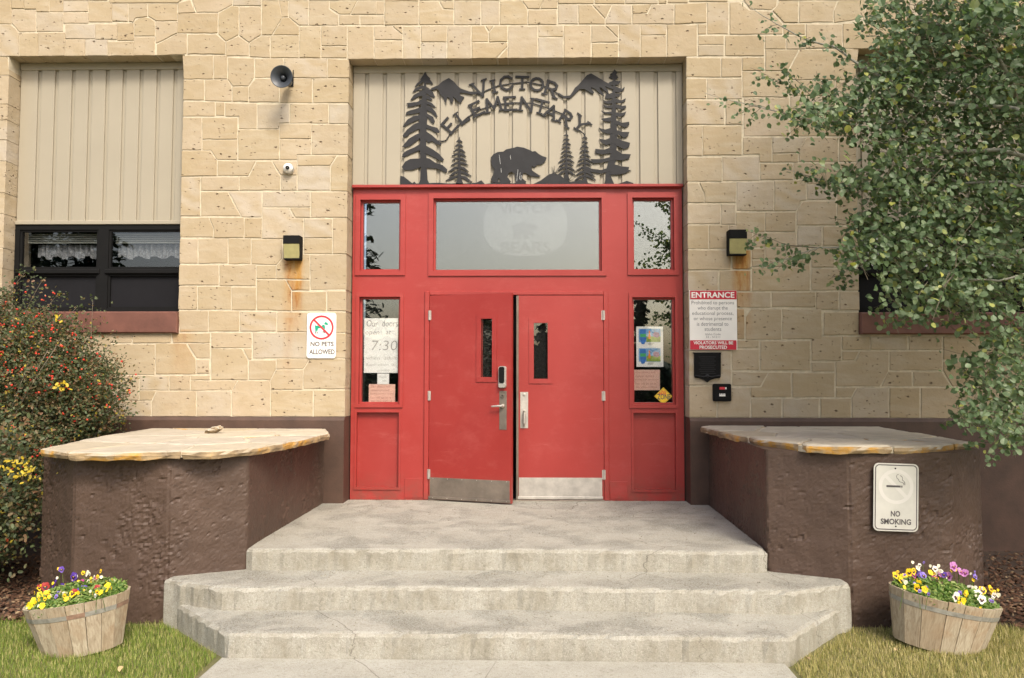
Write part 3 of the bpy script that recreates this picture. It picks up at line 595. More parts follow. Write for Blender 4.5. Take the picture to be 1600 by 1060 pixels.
# ---- windows
def window(o, names):
    x0, x1 = o[0], o[1]; z0, z1 = o[2], 2.88; yf = -.035
    fr = MB(); xm = x0+(x1-x0)*.515; f = .05
    holes = [(x0+f, xm-.055, z0+.47, z1-.05), (x0+f, xm-.055, z0+.045, z0+.41), (xm+.055, x1-f*.5, z0+.47, z1-.05), (xm+.055, x1-f*.5, z0+.045, z0+.41)]
    w_ = plate([x0, x1], [z0, z1], holes, yf, yf+.07, M['black'], 'window', school)
    for k, h in enumerate(holes):
        s = MB(); ring(s, h, (h[0]+.022, h[1]-.022, h[2]+.02, h[3]-.02), yf+.012, yf+.05); s.build('sash', M['black'], w_)
        q = (h[0]+.022, h[1]-.022, h[2]+.02, h[3]-.02)
        if k % 2 == 0:
            p = MB(); p.box(q[0], q[1], yf+.03, yf+.034, q[2], q[3]); p.build('pane', M['glass_win'], w_)
            bl = MB(); zt = q[3]
            for i in range(5): bl.box(q[0]+.0, q[1], yf+.10, yf+.125, zt-.02-.022*i, zt-.005-.022*i)
            bl.build('blind', M['blind'], w_)
            cu = MB(); nn = 60; V = []
            for i in range(nn+1):
                x = q[0]+.08*(k == 0)+(q[1]-q[0]-.08*(k == 0))*i/nn; yy = yf+.16+.018*math.sin(i*1.25)+.008*math.sin(i*.6)
                V += [(x, yy, zt-.115), (x, yy-.006, zt-.255+.018*math.sin(i*.45)+rng.uniform(-.006, .006))]
            cu.add(V, [(2*i+1, 2*i+3, 2*i+2, 2*i) for i in range(nn)]); cu.build('curtain_valance', M['curtain'], w_)
        else:
            p = MB(); p.box(q[0], q[1], yf+.036, yf+.040, q[2], q[3]); p.build('insect_screen', M['screen'], w_)
            p = MB(); p.box(q[0], q[1], yf+.050, yf+.0525, q[2], q[3]); p.build('pane', M['glass_win'], w_)
    rl = MB(); rl.box(x0+.02, xm-.03, yf-.02, yf+.0, z0+.415, z0+.462, bev=.006); rl.box(xm+.03, x1-.01, yf-.02, yf+.0, z0+.415, z0+.462, bev=.006); rl.build('meeting_rail', M['black'], w_)
    s = MB(); s.box(x0-.012, x1+.012, WY-.05, .03, z0-.225, z0-.003, bev=.012); s.build('window_sill', M['sill'], school)
    d = MB(); d.box(x0-.9, x1+.9, .9, .95, z0-.6, z1+.6); d.box(x0-.9, x0-.02, .26, .9, z0-.6, z1+.6); d.box(x1+.02, x1+.9, .26, .9, z0-.6, z1+.6); d.box(x0-.02, x1+.02, .26, .9, z1+.02, z1+.6); d.box(x0-.02, x1+.02, .26, .9, z0-.6, z0-.02); d.build('dark_room_backdrop', M['dark'], w_)
window(LW, 'l'); window(RW, 'r')

# ---- red entrance frame
Y0 = 0.0
def ex(px): return at(px, 500, y=Y0)
def X_(px, py): return at(px, py, y=Y0).x
def Z_(py): return at(806, py, y=Y0).z
EF = (-1.735, 1.735, 0, 3.298); pairs = {}
UL = (X_(563, 370), X_(626, 370), Z_(423), Z_(312)); UC = (X_(677, 370), X_(940, 370), Z_(424), Z_(310)); UR = (X_(988, 370), X_(1053, 370), Z_(423), Z_(310))
LL = (X_(561, 550), X_(625, 550), Z_(632), Z_(464)); LR = (X_(988, 550), X_(1055, 550), Z_(632), Z_(465))
PL = (X_(557, 700), X_(623, 700), Z_(763), Z_(645)); PR = (X_(990, 700), X_(1056, 700), Z_(765), Z_(645))
DR = (-.915, .905, -.01, Z_(461.5))
plate([EF[0], EF[1]], [0, EF[3]], [UL, UC, UR, LL, LR, PL, PR, DR], Y0, Y0+.14, M['red'], 'entrance_frame', school)
tr_ = MB()
def trim(h, wd=.045, top=None, yy=.016): ring(tr_, (h[0]-wd, h[1]+wd, h[2]-wd, h[3]+(top or wd)), h, Y0-yy, Y0-.0005)
trim(UL, .05, .055); trim(UC, .05, .055); trim(UR, .05, .055); trim(LL, .035, .045); trim(LR, .035, .045); trim(PL, .022, .022, .01); trim(PR, .022, .022, .01)
for h in (UL, UC, UR, LL, LR): ring(tr_, (h[0]+.0005, h[1]-.0005, h[2]+.0005, h[3]-.0005), (h[0]+.022, h[1]-.022, h[2]+.02, h[3]-.02), Y0+.035, Y0+.10)
tr_.box(EF[0]-.004, EF[1]+.004, -.055, .02, EF[3]-.030, EF[3]-.001, bev=.004)
tr_.build('frame_trim', M['red'], school)
dj = MB()
dj.box(DR[0]-.05, DR[0], -.022, -.001, .004, DR[3]+.04, bev=.004); dj.box(DR[1], DR[1]+.05, -.022, -.001, .004, DR[3]+.04, bev=.004); dj.box(DR[0]+.0005, DR[1]-.0005, -.022, -.001, DR[3], DR[3]+.04, bev=.004)
dj.build('door_casing', M['red'], school)
for h, nm in ((UL, 'transom_light'), (UC, 'transom_light'), (UR, 'transom_light'), (LL, 'sidelight'), (LR, 'sidelight')):
    p = MB(); p.box(h[0]+.02, h[1]-.02, Y0+.060, Y0+.066, h[2]+.018, h[3]-.018); p.build(nm, M['glass'], school)
for h in (PL, PR):
    p = MB(); p.box(h[0], h[1], Y0+.045, Y0+.07, h[2], h[3]); p.build('base_panel', M['red_dark'], school)
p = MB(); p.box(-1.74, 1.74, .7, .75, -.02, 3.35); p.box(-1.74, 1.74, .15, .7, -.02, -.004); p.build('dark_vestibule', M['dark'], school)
for a_, b_, c_ in ((632, 661, 748), (953, 981, 752)):
    jp = MB(); jp.box(X_(a_, 750), X_(b_, 750), -.006, -.0005, .02, Z_(c_), bev=.002); jp.build('post_skirt', M['red'], school)

# ---- doors: built closed, the left one swung open about its hinge
def door(side):
    x0, x1 = (DR[0]+.004, -.012) if side < 0 else (.012, DR[1]-.004); H = DR[3]-.006
    piv = thing('door', None, None, (x0 if side < 0 else x1, 0, 0)); piv.parent = school; piv.matrix_parent_inverse = wm(school).inverted()
    del piv
    return x0, x1, H
def build_door(side):
    x0, x1 = (DR[0]+.004, -.008) if side < 0 else (.012, DR[1]-.004); H = DR[3]-.006; zb = .012
    yf = -.024
    if side < 0: v = rpx(758, 500, 775, 592, yf)
    vx0, vx1 = (x0+.575, x0+.695) if side < 0 else (X_(834, 550)-.0, X_(856, 550)-.002); vz0, vz1 = Z_(592)-.0, Z_(505)+.0
    if side < 0: vz0, vz1 = 1.275, 1.87
    yb_ = yf+.045
    leaf = plate([x0, x1], [zb, H], [(vx0, vx1, vz0, vz1)], yf, yb_, M['red_dark'] if side < 0 else M['red'], 'door', school)
    me = leaf.data                      # move origin to the hinge line
    hx = x0 if side < 0 else x1
    b = MB(); ring(b, (vx0-.05, vx1+.05, vz0-.05, vz1+.05), (vx0, vx1, vz0, vz1), yf-.009, yf+.02); vt = b.build('vision_frame', M['red_dark'] if side < 0 else M['red'], leaf)
    b = MB(); b.box(vx0, vx1, yf+.02, yf+.025, vz0, vz1); b.build('vision_pane', M['glass'], leaf)
    b = MB(); b.box(vx0-.02, vx1+.02, yf+.046, yf+.05, vz0-.02, vz1+.02); b.build('dark_backing', M['dark'], leaf)
    b = MB(); b.box(x0+.012, x1-.018, yf-.004, yf-.0005, zb+.035, zb+.225, bev=.001)
    b.box(x0-.0, x1-.01, yf-.012, yf-.0006, zb+.003, zb+.034, bev=.004)
    kp = b.build('kick_plate', M['steel2'] if side < 0 else M['steel'], leaf)
    if side < 0: kp['label'] = 'dull brownish steel kick plate'
    else: kp['label'] = 'bright silvery steel kick plate'
    sc_ = MB()
    for i in range(6):
        for zz in (zb+.215, zb+.018): sc_.lathe([(0, .0045), (.003, .0035), (.004, 0)], (x0+.05+i*(x1-x0-.1)/5, yf-(.004 if zz > .1 else .012), zz), (0, -1, 0), 8)
    sc_.build('screw', M['steel'], leaf)
    for zz in (.27, 1.08, 1.92):
        b = MB(); b.tube([(hx-.004*side*0, yf-.006, zz-.05), (hx, yf-.006, zz+.05)], .010, 10); b.box(hx-.018, hx+.018, yf-.003, yf-.0008, zz-.048, zz+.048); b.build('hinge', M['steel'], leaf)
    if side < 0:
        lx = x1-.13
        b = MB(); b.box(lx, lx+.078, yf-.005, yf-.0005, .745, 1.135, bev=.002); b.lathe([(0, .017), (.012, .017), (.012, .011), (.006, .010)], (lx+.036, yf-.005, 1.085), (0, -1, 0), 16)
        b.box(lx+.014, lx+.062, yf-.008, yf-.005, 1.118, 1.130); b.build('lock_plate', M['steel2'], leaf)
        b = MB(); b.lathe([(0, .02), (.022, .018), (.035, .012), (.045, .010)], (lx+.040, yf-.004, .985), (0, -1, 0), 16)
        b.tube([(lx+.045, yf-.045, .985), (lx+.0, yf-.05, .985), (lx-.05, yf-.047, .98), (lx-.072, yf-.040, .979)], [.011, .010, .009, .007], 10); b.build('lever_handle', M['steel'], leaf)
        b = MB(); V = rrect(lx-.001, lx+.077, 1.165, 1.385, .022); b.prism(V, yf-.03, yf-.0005, 1); b.prism(rrect(lx+.008, lx+.062, 1.215, 1.378, .018), yf-.042, yf-.03, 0); b.prism(rrect(lx+.006, lx+.070, 1.172, 1.208, .006), yf-.040, yf-.03, 1)
        b.build('electronic_lock', [M['black'], M['steel']], leaf)
    else:
        lx = x0+.025
        b = MB(); b.box(lx, lx+.082, yf-.004, yf-.0005, .745, 1.120, bev=.0015); b.lathe([(0, .016), (.008, .014), (.010, 0)], (lx+.041, yf-.004, 1.095), (0, -1, 0), 14); b.build('pull_plate', M['steel'], leaf)
        b = MB(); b.tube([(lx+.041, yf-.004, .775), (lx+.041, yf-.035, .78), (lx+.041, yf-.045, .80), (lx+.041, yf-.045, .90), (lx+.041, yf-.035, .92), (lx+.041, yf-.004, .925)], [.012, .013, .014, .014, .013, .012], 10); b.build('pull_handle', M['steel'], leaf)
    # origin to the hinge
    piv = Vector((hx, yf+.0, 0))
    ang = R(-17.0) if side < 0 else 0
    T = Matrix.Translation(piv) @ Matrix.Rotation(ang, 4, 'Z') @ Matrix.Translation(-piv)
    leaf.data.transform(Matrix.Translation(-piv)); 
    for ch in [c for c in bpy.data.objects if c.parent == leaf]:
        ch.data.transform(Matrix.Translation(-piv)); ch.matrix_parent_inverse = Matrix.Identity(4)
    leaf.location = piv; leaf.rotation_euler = (0, 0, ang)
    leaf.matrix_parent_inverse = wm(school).inverted()
    leaf['label'] = 'red metal door standing ajar' if side < 0 else 'red metal door, closed, with a pull handle'
build_door(-1); build_door(1)
b = MB(); b.box(-.006, .020, -.034, .02, .012, DR[3]-.01, bev=.003); b.box(-.0045, .006, -.043, -.0345, .012, DR[3]-.01, bev=.002); b.build('centre_mullion', M['steel2'], school)
b = MB(); b.box(DR[0], DR[1], -.05, .06, -.012, .010, bev=.004); b.build('threshold', M['steel2'], school)

# ============================================================ ENTRANCE WALLS (piers) with flagstone caps
def clip(poly, p, n):
    out = []
    for i in range(len(poly)):
        a, c = poly[i], poly[(i+1) % len(poly)]; da = (a-p).dot(n); dc = (c-p).dot(n)
        if da <= 0: out.append(a)
        if da*dc < 0: out.append(a+(c-a)*(da/(da-dc)))
    return out
def pier(name, label, body, cap, zc, seeds, seed):
    t = thing(name, label, 'wall', (sum(p[0] for p in body)/len(body), sum(p[1] for p in body)/len(body), GZ), 'brown walls flanking the steps')
    # body with displaced faces
    bm = bmesh.new(); H0, H1 = GZ-.2, zc-.05; n = len(body); nzs = 84
    P = []
    for i in range(n):
        a, c = Vector((*body[i], 0)), Vector((*body[(i+1) % n], 0)); k = max(1, int((c-a).length/(.015 if min(a.y, c.y) < -1 else .05))); P += [(a.lerp(c, j/k), j == 0) for j in range(k)]
    m = len(P); ar = sum(P[i][0].x*P[(i+1) % m][0].y-P[(i+1) % m][0].x*P[i][0].y for i in range(m)); sg = 1 if ar > 0 else -1
    V = []
    for j in range(nzs+1):
        z = H0+(H1-H0)*j/nzs
        for i, (p, cn) in enumerate(P):
            tt = (P[(i+1) % m][0]-P[i-1][0]).normalized(); nn = Vector((tt.y, -tt.x, 0))*sg
            q3 = Vector((p.x, p.y, z)); mk = noise.noise(q3*1.9+Vector((seed*3.1, 0, 2.2)))*.8+.5*noise.noise(q3*4.3)+.35*noise.noise(q3*11)+.22*noise.noise(q3*25)
            mk += (.62*math.exp(-((p.x+2.50)/.42)**2-((z-.16)/.27)**2)-.12) if seed == 2 else -.30
            mk = min(1, max(0, (mk-.10)/.05)); rg = 1-2.4*abs(noise.noise(q3*21+noise.noise_vector(q3*9)*.6))
            pt = noise.noise(Vector((p.x*20+seed, p.y*20, z*38))); pt = max(0, pt-.50)
            d = -.005*mk+mk*(.006*rg+.007*noise.noise(q3*44))-.035*pt+.0022*noise.noise(q3*50)+.0016*noise.noise(q3*95)+.0045*noise.noise(Vector((p.x*3+seed, p.y*3, z*3)))+.004*noise.noise(Vector((p.x*12, p.y*12+seed, z*12)))-(.006+.006*noise.noise(Vector((seed, p.x, z*18))) if cn else 0)
            V.append((*(p+nn*d).xy, z))
    Fc = []
    for j in range(nzs):
        for i in range(m):
            k = (i+1) % m; q = (j*m+i, j*m+k, (j+1)*m+k, (j+1)*m+i); Fc.append(q if sg > 0 else q[::-1])
    top = tuple(range(nzs*m, (nzs+1)*m)); Fc.append(top if sg > 0 else top[::-1])
    mesh_ob('wall_body', V, Fc, M['stucco'] if seed == 2 else M['stucco_r'], t)
    # mortar bed under and between flags
    cp = [Vector(c) for c in cap]; cen = sum(cp, Vector((0, 0)))/len(cp)
    q = [cen+(c-cen)*.985 for c in cp]
    s = MB(); nn = len(q); arr = sum(q[i].x*q[(i+1) % nn].y-q[(i+1) % nn].x*q[i].y for i in range(nn)); q = q if arr > 0 else q[::-1]
    s.add([(c.x, c.y, zc-.052) for c in q]+[(c.x, c.y, zc-.010) for c in q], [tuple(range(nn, 2*nn)), tuple(range(nn-1, -1, -1))]+[(i, (i+1) % nn, (i+1) % nn+nn, i+nn) for i in range(nn)])
    s.build('mortar_bed', M['mortar'], t)
    sd_ = [Vector(x) for x in seeds]; cpo = cp if arr > 0 else cp[::-1]
    for i, a in enumerate(sd_):
        poly = list(cpo)
        for j, c in enumerate(sd_):
            if i != j and poly: poly = clip(poly, (a+c)/2+(a-c).normalized()*.010, (c-a).normalized())
        if len(poly) < 3: continue
        # subdivide, roughen
        PP = []
        for k in range(len(poly)):
            u, v = poly[k], poly[(k+1) % len(poly)]; kk = max(1, int((v-u).length/.05)); PP += [u.lerp(v, h/kk) for h in range(kk)]
        cc = sum(PP, Vector((0, 0)))/len(PP); out = []
        for p in PP:
            jj = .022*noise.noise(Vector((p.x*6, p.y*6, seed)))+.013*noise.noise(Vector((p.x*22, p.y*22, seed)))
            out.append(p+(p-cc).normalized()*jj-(p-cc).normalized()*.006)
        mm = len(out); dz = rng.uniform(-.004, .006)
        L = []
        for (k, z, jz) in ((.0, -.058, .006), (.012, -.030, .006), (.006, -.010, .003), (-.010, .0, .0)):
            L += [(*(p+(p-cc).normalized()*(k+.010*noise.noise(Vector((p.x*18, p.y*18, z*90+seed))))), zc+z+dz+jz*noise.noise(Vector((p.x*9, p.y*9, z*50)))*2) for p in out]
        Fq = [(h*mm+i2, h*mm+(i2+1) % mm, (h+1)*mm+(i2+1) % mm, (h+1)*mm+i2) for h in range(3) for i2 in range(mm)]
        Fq += [tuple(range(3*mm, 4*mm)), tuple(range(mm-1, -1, -1))]
        mesh_ob('flagstone', L, Fq, M['cap'], t, (cc.x, cc.y, zc))
    return t
zL, zR = .75, .79
capL = [tuple(at(x, y, z=zL).xy) for x, y in ((64, 701), (108, 706), (180, 707), (260, 704), (330, 704), (388, 700), (440, 692), (480, 684), (514, 677))]+[(-1.93, -.26), (-3.70, -.26), (-3.66, -1.2)]
capR = [tuple(at(x, y, z=zR).xy) for x, y in ((1096, 667), (1150, 679), (1190, 687), (1260, 696), (1325, 698), (1440, 697), (1516, 691))]+[(3.62, -.26), (1.92, -.26)]
pier('entrance_wall', 'brown stucco wall left of the steps, behind the tub of yellow and purple pansies', [(-1.95, -.22), (-1.98, -2.27), (-2.47, -2.50), (-3.15, -2.52), (-3.61, -2.16), (-3.64, -.22)], capL, zL,
     [(-2.1, -2.2), (-2.75, -2.35), (-3.3, -2.2), (-1.95, -1.5), (-2.5, -1.75), (-3.1, -1.6), (-2.0, -.7), (-2.55, -1.0), (-3.2, -.8), (-2.35, -.4), (-2.9, -.35)], 2)
pier('entrance_wall', 'brown stucco wall right of the steps, carrying the no smoking sign', [(1.93, -.22), (1.885, -2.24), (2.40, -2.47), (3.12, -2.47), (3.49, -2.2), (3.52, -.22)], capR, zR,
     [(2.0, -2.0), (2.45, -2.25), (3.0, -2.3), (3.45, -2.0), (1.95, -1.3), (2.5, -1.5), (3.1, -1.5), (2.0, -.6), (2.6, -.85), (3.25, -.7)], 9)
# loose rock on the left cap
p0 = at(335, 672, y=-.95); p0.z = zL
bm = bmesh.new(); bmesh.ops.create_icosphere(bm, subdivisions=3, radius=1)
for v in bm.verts: v.co = Vector((v.co.x*.085, v.co.y*.05, v.co.z*.03+v.co.x*.018))*(1+.35*noise.noise(v.co*1.8))
me = bpy.data.meshes.new('loose_rock'); bm.to_mesh(me); me.materials.append(M['cap']); o = bpy.data.objects.new('loose_rock', me); COL.objects.link(o); o.location = (p0.x, -.95, zL+.035)
tag(o, 'small flat broken stone lying loose on the left wall cap', 'rock')

# ============================================================ WALL FIXTURES
# loudspeaker
c = at(440, 120, y=WY-.30); t = thing('horn_loudspeaker', 'dark grey round horn loudspeaker high on the wall left of the entrance', 'loudspeaker', (c.x, WY, c.z))
ax = Vector((.02, -1, -.12)).normalized(); b = MB()
b.lathe([(-.14, .022), (-.10, .028), (-.05, .048), (-.015, .080), (0, .106), (.004, .112), (.008, .110), (.004, .104), (-.010, .078), (-.045, .044), (-.095, .024), (-.12, .018)], c, ax, 40); b.build('horn_bell', M['horn'], t, smooth=True)
b = MB(); b.lathe([(-.09, .022), (-.05, .024), (-.035, .020), (-.028, .008), (-.030, 0)], c, ax, 24); b.build('reentrant_cone', M['horn'], t, smooth=True)
b = MB(); b.lathe([(-.235, 0), (-.232, .04), (-.15, .045), (-.14, .03), (-.13, 0)], c, ax, 24); b.build('driver', M['horn'], t)
b = MB(); b.tube([c-ax*.17+Vector((0, 0, .0)), (c.x, WY-.06, c.z+.045), (c.x, WY, c.z+.05)], .009, 8); b.box(c.x-.02, c.x+.03, WY-.012, WY-.004, c.z+.01, c.z+.10); b.build('bracket', M['black'], t)
b = MB(); b.tube([(c.x+.03, WY-.02, c.z+.09), (c.x+.03, WY-.02, c.z+.18)], .005, 6); b.build('cable', M['black'], t)
# camera dome
c = at(450, 263, y=WY-.05); t = thing('security_camera', 'small round white dome security camera on the wall below the loudspeaker', 'camera', (c.x, WY, c.z))
b = MB(); b.lathe([(0, .052), (.02, .056), (.035, .056)], (c.x, WY-.003, c.z), (0, -1, 0), 28); b.build('base', M['white'], t, smooth=True)
ax = Vector((.15, -1, -.12)).normalized(); b = MB(); b.lathe([(-.045+.045*(1-math.cos(a)), .052*math.sin(a)) for a in [math.pi*k/12 for k in range(13)]], Vector((c.x, WY-.045, c.z)), ax, 28); b.build('dome', M['white'], t, smooth=True)
b = MB(); b.lathe([(0.036, .020), (.048, .020), (.05, .014), (.044, 0)], Vector((c.x, WY-.045, c.z)), ax, 20); b.build('lens', M['black'], t)
# wall lamps
def lamp(x0, y0, x1, y1, sgn, label):
    q = rpx(x0, y0, x1, y1, WY-.12); t = thing('wall_lamp', label, 'lamp', ((q[0]+q[1])/2, WY, q[2]), 'box lamps either side of the entrance')
    z1, z0 = q[3], q[2]; zm = z1-(z1-z0)*.36
    b = MB(); b.box(q[0], q[1], WY-.13, WY-.003, zm, z1, bev=.004); b.build('hood', M['black'], t)
    b = MB(); b.add([(q[0]+.004, WY-.125, zm), (q[1]-.004, WY-.125, zm), (q[1]-.004, WY-.095, z0+.012), (q[0]+.004, WY-.095, z0+.012), (q[0]+.004, WY-.02, zm), (q[1]-.004, WY-.02, zm), (q[1]-.004, WY-.02, z0+.012), (q[0]+.004, WY-.02, z0+.012)],
                   [(3, 2, 1, 0), (0, 4, 7, 3), (2, 6, 5, 1), (7, 6, 2, 3)]); b.build('diffuser', M['diffuser'], t)
    b = MB(); b.box(q[0], q[1], WY-.10, WY-.003, z0, z0+.012); b.box(q[0]-.001, q[0]+.006, WY-.10, WY-.004, z0+.012, zm) if sgn > 0 else b.box(q[1]-.006, q[1]+.001, WY-.10, WY-.004, z0+.012, zm)
    b.box(q[0]+.01, q[1]-.01, WY-.018, WY-.003, z0+.012, z1-.01); b.build('base_plate', M['black'], t)
lamp(442, 368, 468, 405, -1, 'black box lamp with yellowed diffuser left of the entrance, above the no pets sign')
lamp(1140, 359, 1167, 398, 1, 'black box lamp with yellowed diffuser right of the entrance, above the entrance notice')
# NO PETS sign
Y = WY-.018
q = rpx(479, 489, 525.5, 560, Y); t = thing('no_pets_sign', 'white rounded sign with a green dog in a red barred ring reading NO PETS ALLOWED', 'sign', ((q[0]+q[1])/2, WY, q[2]))
b = MB(); b.prism(rrect(*q, .03), Y, WY-.010); b.build('sign_plate', M['sign_white'], t)
cc = at(502.5, 512, y=Y); ro = .124; b = MB(); n = 48
for k in range(n):
    a0, a1 = 2*math.pi*k/n, 2*math.pi*(k+1)/n; V = [(cc.x+rr*math.cos(a), Y-.0022, cc.z+rr*math.sin(a)) for rr, a in ((ro-.019, a0), (ro, a0), (ro, a1), (ro-.019, a1))]; b.add(V, [(0, 1, 2, 3)][::-1] if False else [(0, 1, 2, 3)])
u = Vector((-.707, 0, .707)); vv = Vector((.707, 0, .707)); b.add([Vector((cc.x, Y-.0024, cc.z))+u*s1*.112+vv*s2*.0095 for s1, s2 in ((-1, -1), (-1, 1), (1, 1), (1, -1))], [(0, 1, 2, 3)]); b.build('barred_ring', M['ring_red'], t)
k = 90/1060; dog = [(258,350),(262,318),(272,345),(300,340),(345,345),(385,350),(400,330),(430,325),(445,345),(448,400),(440,420),(400,395),(350,390),(320,395),(310,430),(300,455),(290,455),(285,425),(278,455),(262,455),(265,420),(260,390)]
head = [(425,315),(440,285),(455,275),(462,262),(470,280),(490,295),(508,315),(500,328),(465,332)]
b = MB()
def pg(pts, mb, Y2, k=k, ox=470, oy=480, m=0):
    w_ = [at(ox+x*k, oy+y*k, y=Y2) for x, y in pts]; n = len(w_); ar = sum(w_[i].x*w_[(i+1) % n].z-w_[(i+1) % n].x*w_[i].z for i in range(n)); w_ = w_ if ar > 0 else w_[::-1]
    mb.add([(p.x, Y2, p.z) for p in w_], [tuple(range(n))], m)
pg(dog, b, Y-.0012); pg(head, b, Y-.0012); b.build('dog_symbol', M['green'], t)
b = MB()
for pts in ([(262,455),(275,455),(288,490),(268,492)], [(290,455),(302,455),(318,485),(300,487)], [(402,440),(410,440),(412,475),(400,482)], [(412,440),(425,440),(445,480),(425,484)], [(255,305),(260,310),(275,345),(265,345)]): pg(pts, b, Y-.0014)
b.build('dog_feet', M['ink'], t)
text_ob('lettering', 'NO PETS', rpx(485, 534, 521.5, 541.5, Y-.001), Y-.001, M['ink'], t, .03); text_ob('lettering', 'ALLOWED', rpx(483, 546, 523, 554, Y-.001), Y-.001, M['ink'], t, .03)
# ENTRANCE sign
q = rpx(1078, 454, 1151, 547, Y); t = thing('entrance_sign', 'white and red printed notice headed ENTRANCE beside the red doorway', 'sign', ((q[0]+q[1])/2, WY, q[2]))
b = MB(); b.box(q[0], q[1], Y, WY-.010, q[2], q[3], bev=.001); b.build('sign_plate', M['sign_white'], t)
b = MB(); h = rpx(1078.3, 454.3, 1150.7, 468, Y-.001); b.box(h[0], h[1], Y-.0015, Y-.0002, h[2], h[3]); b.build('red_band', M['sign_red'], t); b = MB(); h = rpx(1078.3, 532, 1150.7, 546.7, Y-.001); b.box(h[0], h[1], Y-.0015, Y-.0002, h[2], h[3]); b.build('red_band', M['sign_red'], t)
text_ob('lettering', 'ENTRANCE', rpx(1080.5, 456.5, 1147.5, 465.7, Y-.003), Y-.003, M['sign_white'], t, .025)
text_ob('lettering', 'VIOLATORS WILL BE', rpx(1083.5, 533.5, 1145.5, 538.4, Y-.003), Y-.003, M['sign_white'], t, .025); text_ob('lettering', 'PROSECUTED', rpx(1093, 540.2, 1136, 545.6, Y-.003), Y-.003, M['sign_white'], t, .025)
grey = flat('grey_print', (.22, .21, .22), .8)
for s, x0, x1, y in (('Prohibited to persons', 1080.5, 1147, 474), ('who disrupt the', 1090, 1137, 482.2), ('educational process,', 1081.5, 1146, 490.5), ('or whose presence', 1084, 1143.5, 498.8), ('is detrimental to', 1089, 1138, 507), ('students', 1101, 1127, 515)):
    text_ob('lettering', s, rpx(x0, y-3.6, x1, y+3.6 if 'p' in s or 'q' in s else y+2.4, Y-.001), Y-.001, grey, t)
text_ob('lettering', 'Idaho Code', rpx(1102, 520.8, 1126, 524, Y-.001), Y-.001, grey, t); text_ob('lettering', '33 - 51211', rpx(1103, 525.2, 1125, 528.4, Y-.001), Y-.001, grey, t)
# shield plaque
k = 120/636
out = [(120,588),(358,588),(352,602),(352,785),(345,800),(300,805),(265,818),(240,836),(215,818),(180,805),(140,798),(132,785),(132,602)]
Y = WY-.03; w_ = [at(1060+x*k, 440+y*k, y=Y) for x, y in out]
t = thing('shield_plaque', 'dark bronze shield shaped plaque under the entrance notice', 'plaque', (w_[6].x, WY, w_[6].z))
b = MB(); b.prism([(p.x, p.z) for p in w_], Y, WY-.008); b.build('plaque_plate', M['black'], t)
b = MB(); cx = w_[7].x
for i in range(9):
    z = at(1105, 558+i*3.2, y=Y).z; b.box(cx-.085+.01*(i % 3), cx+.085-.013*(i % 2), Y-.002, Y-.0003, z-.003, z+.003)
zz = at(1105, 588.5, y=Y).z; b.tube([(cx-.13, Y-.004, zz+.01), (cx-.04, Y-.006, zz-.004), (cx, Y-.008, zz+.006), (cx+.04, Y-.006, zz-.004), (cx+.13, Y-.004, zz+.01)], .007, 6); b.lathe([(0, .02), (.008, .014), (.012, 0)], (cx, Y, zz+.004), (0, -1, 0), 12)
b.build('raised_inscription', M['steel_dark'], t)
# card reader
Y = WY-.035; q = rpx(1114.5, 600, 1142.5, 627.5, Y); t = thing('card_reader', 'black square card reader with a red light bar, right of the shield plaque', 'card reader', ((q[0]+q[1])/2, WY, q[2]))
b = MB(); b.prism(rrect(*q, .016), Y, WY-.006); b.prism(rrect(q[0]+.016, q[1]-.016, q[2]+.016, q[3]-.016, .012), Y-.006, Y-.0002); b.build('housing', M['black'], t)
h = rpx(1124.3, 605, 1132.7, 609, Y-.008); b = MB(); b.box(h[0], h[1], Y-.009, Y-.0062, h[2], h[3]); b.build('red_light_bar', M['ring_red'], t)
h = rpx(1133, 605.4, 1135.3, 608.6, Y-.008); b = MB(); b.box(h[0], h[1], Y-.009, Y-.0062, h[2], h[3]); h = rpx(1124, 616.8, 1133.5, 619.5, Y-.008); b.box(h[0], h[1], Y-.008, Y-.0062, h[2], h[3])
for i in range(4): hh = rpx(1124.2+i*2.5, 615.2, 1125.6+i*2.5, 617, Y-.008); b.box(hh[0], hh[1], Y-.008, Y-.0062, hh[2], hh[3])
b.build('white_mark', M['white'], t)
# NO SMOKING sign on the right wall
Y = -2.505
q0 = [at(x, y, y=Y) for x, y in ((1363, 724), (1433, 725), (1437, 831), (1367, 830))]
cx = sum(p.x for p in q0)/4; cz = sum(p.z for p in q0)/4; wd, hg = (q0[1]-q0[0]).length, (q0[3]-q0[0]).length
t = thing('no_smoking_sign', 'white metal NO SMOKING sign with black border screwed to the right brown wall', 'sign', (cx, Y, cz))
b = MB(); b.prism(rrect(-wd/2, wd/2, -hg/2, hg/2, .035), 0, .003); sp = b.build('sign_plate', M['sign_grey'])
b = MB(); n = 6
def rr_ring(mb, wa, ha, ra, wb, hb, rb, y, m=0):
    A = rrect(-wa, wa, -ha, ha, ra, 6); B = rrect(-wb, wb, -hb, hb, rb, 6); n = len(A)
    mb.add([(p[0], y, p[1]) for p in A]+[(p[0], y, p[1]) for p in B], [(i+n, i, (i+1) % n, (i+1) % n+n) for i in range(n)][::1], m)
rr_ring(b, wd/2-.009, hg/2-.009, .030, wd/2-.016, hg/2-.016, .024, -.0008); b1 = b.build('black_border', M['ink'])
b = MB(); n = 48; zc_ = .075
for kk in range(n):
    a0, a1 = 2*math.pi*kk/n, 2*math.pi*(kk+1)/n; b.add([(rr*math.cos(a), -.0008, zc_+rr*math.sin(a)) for rr, a in ((.098, a0), (.122, a0), (.122, a1), (.098, a1))], [(0, 1, 2, 3)])
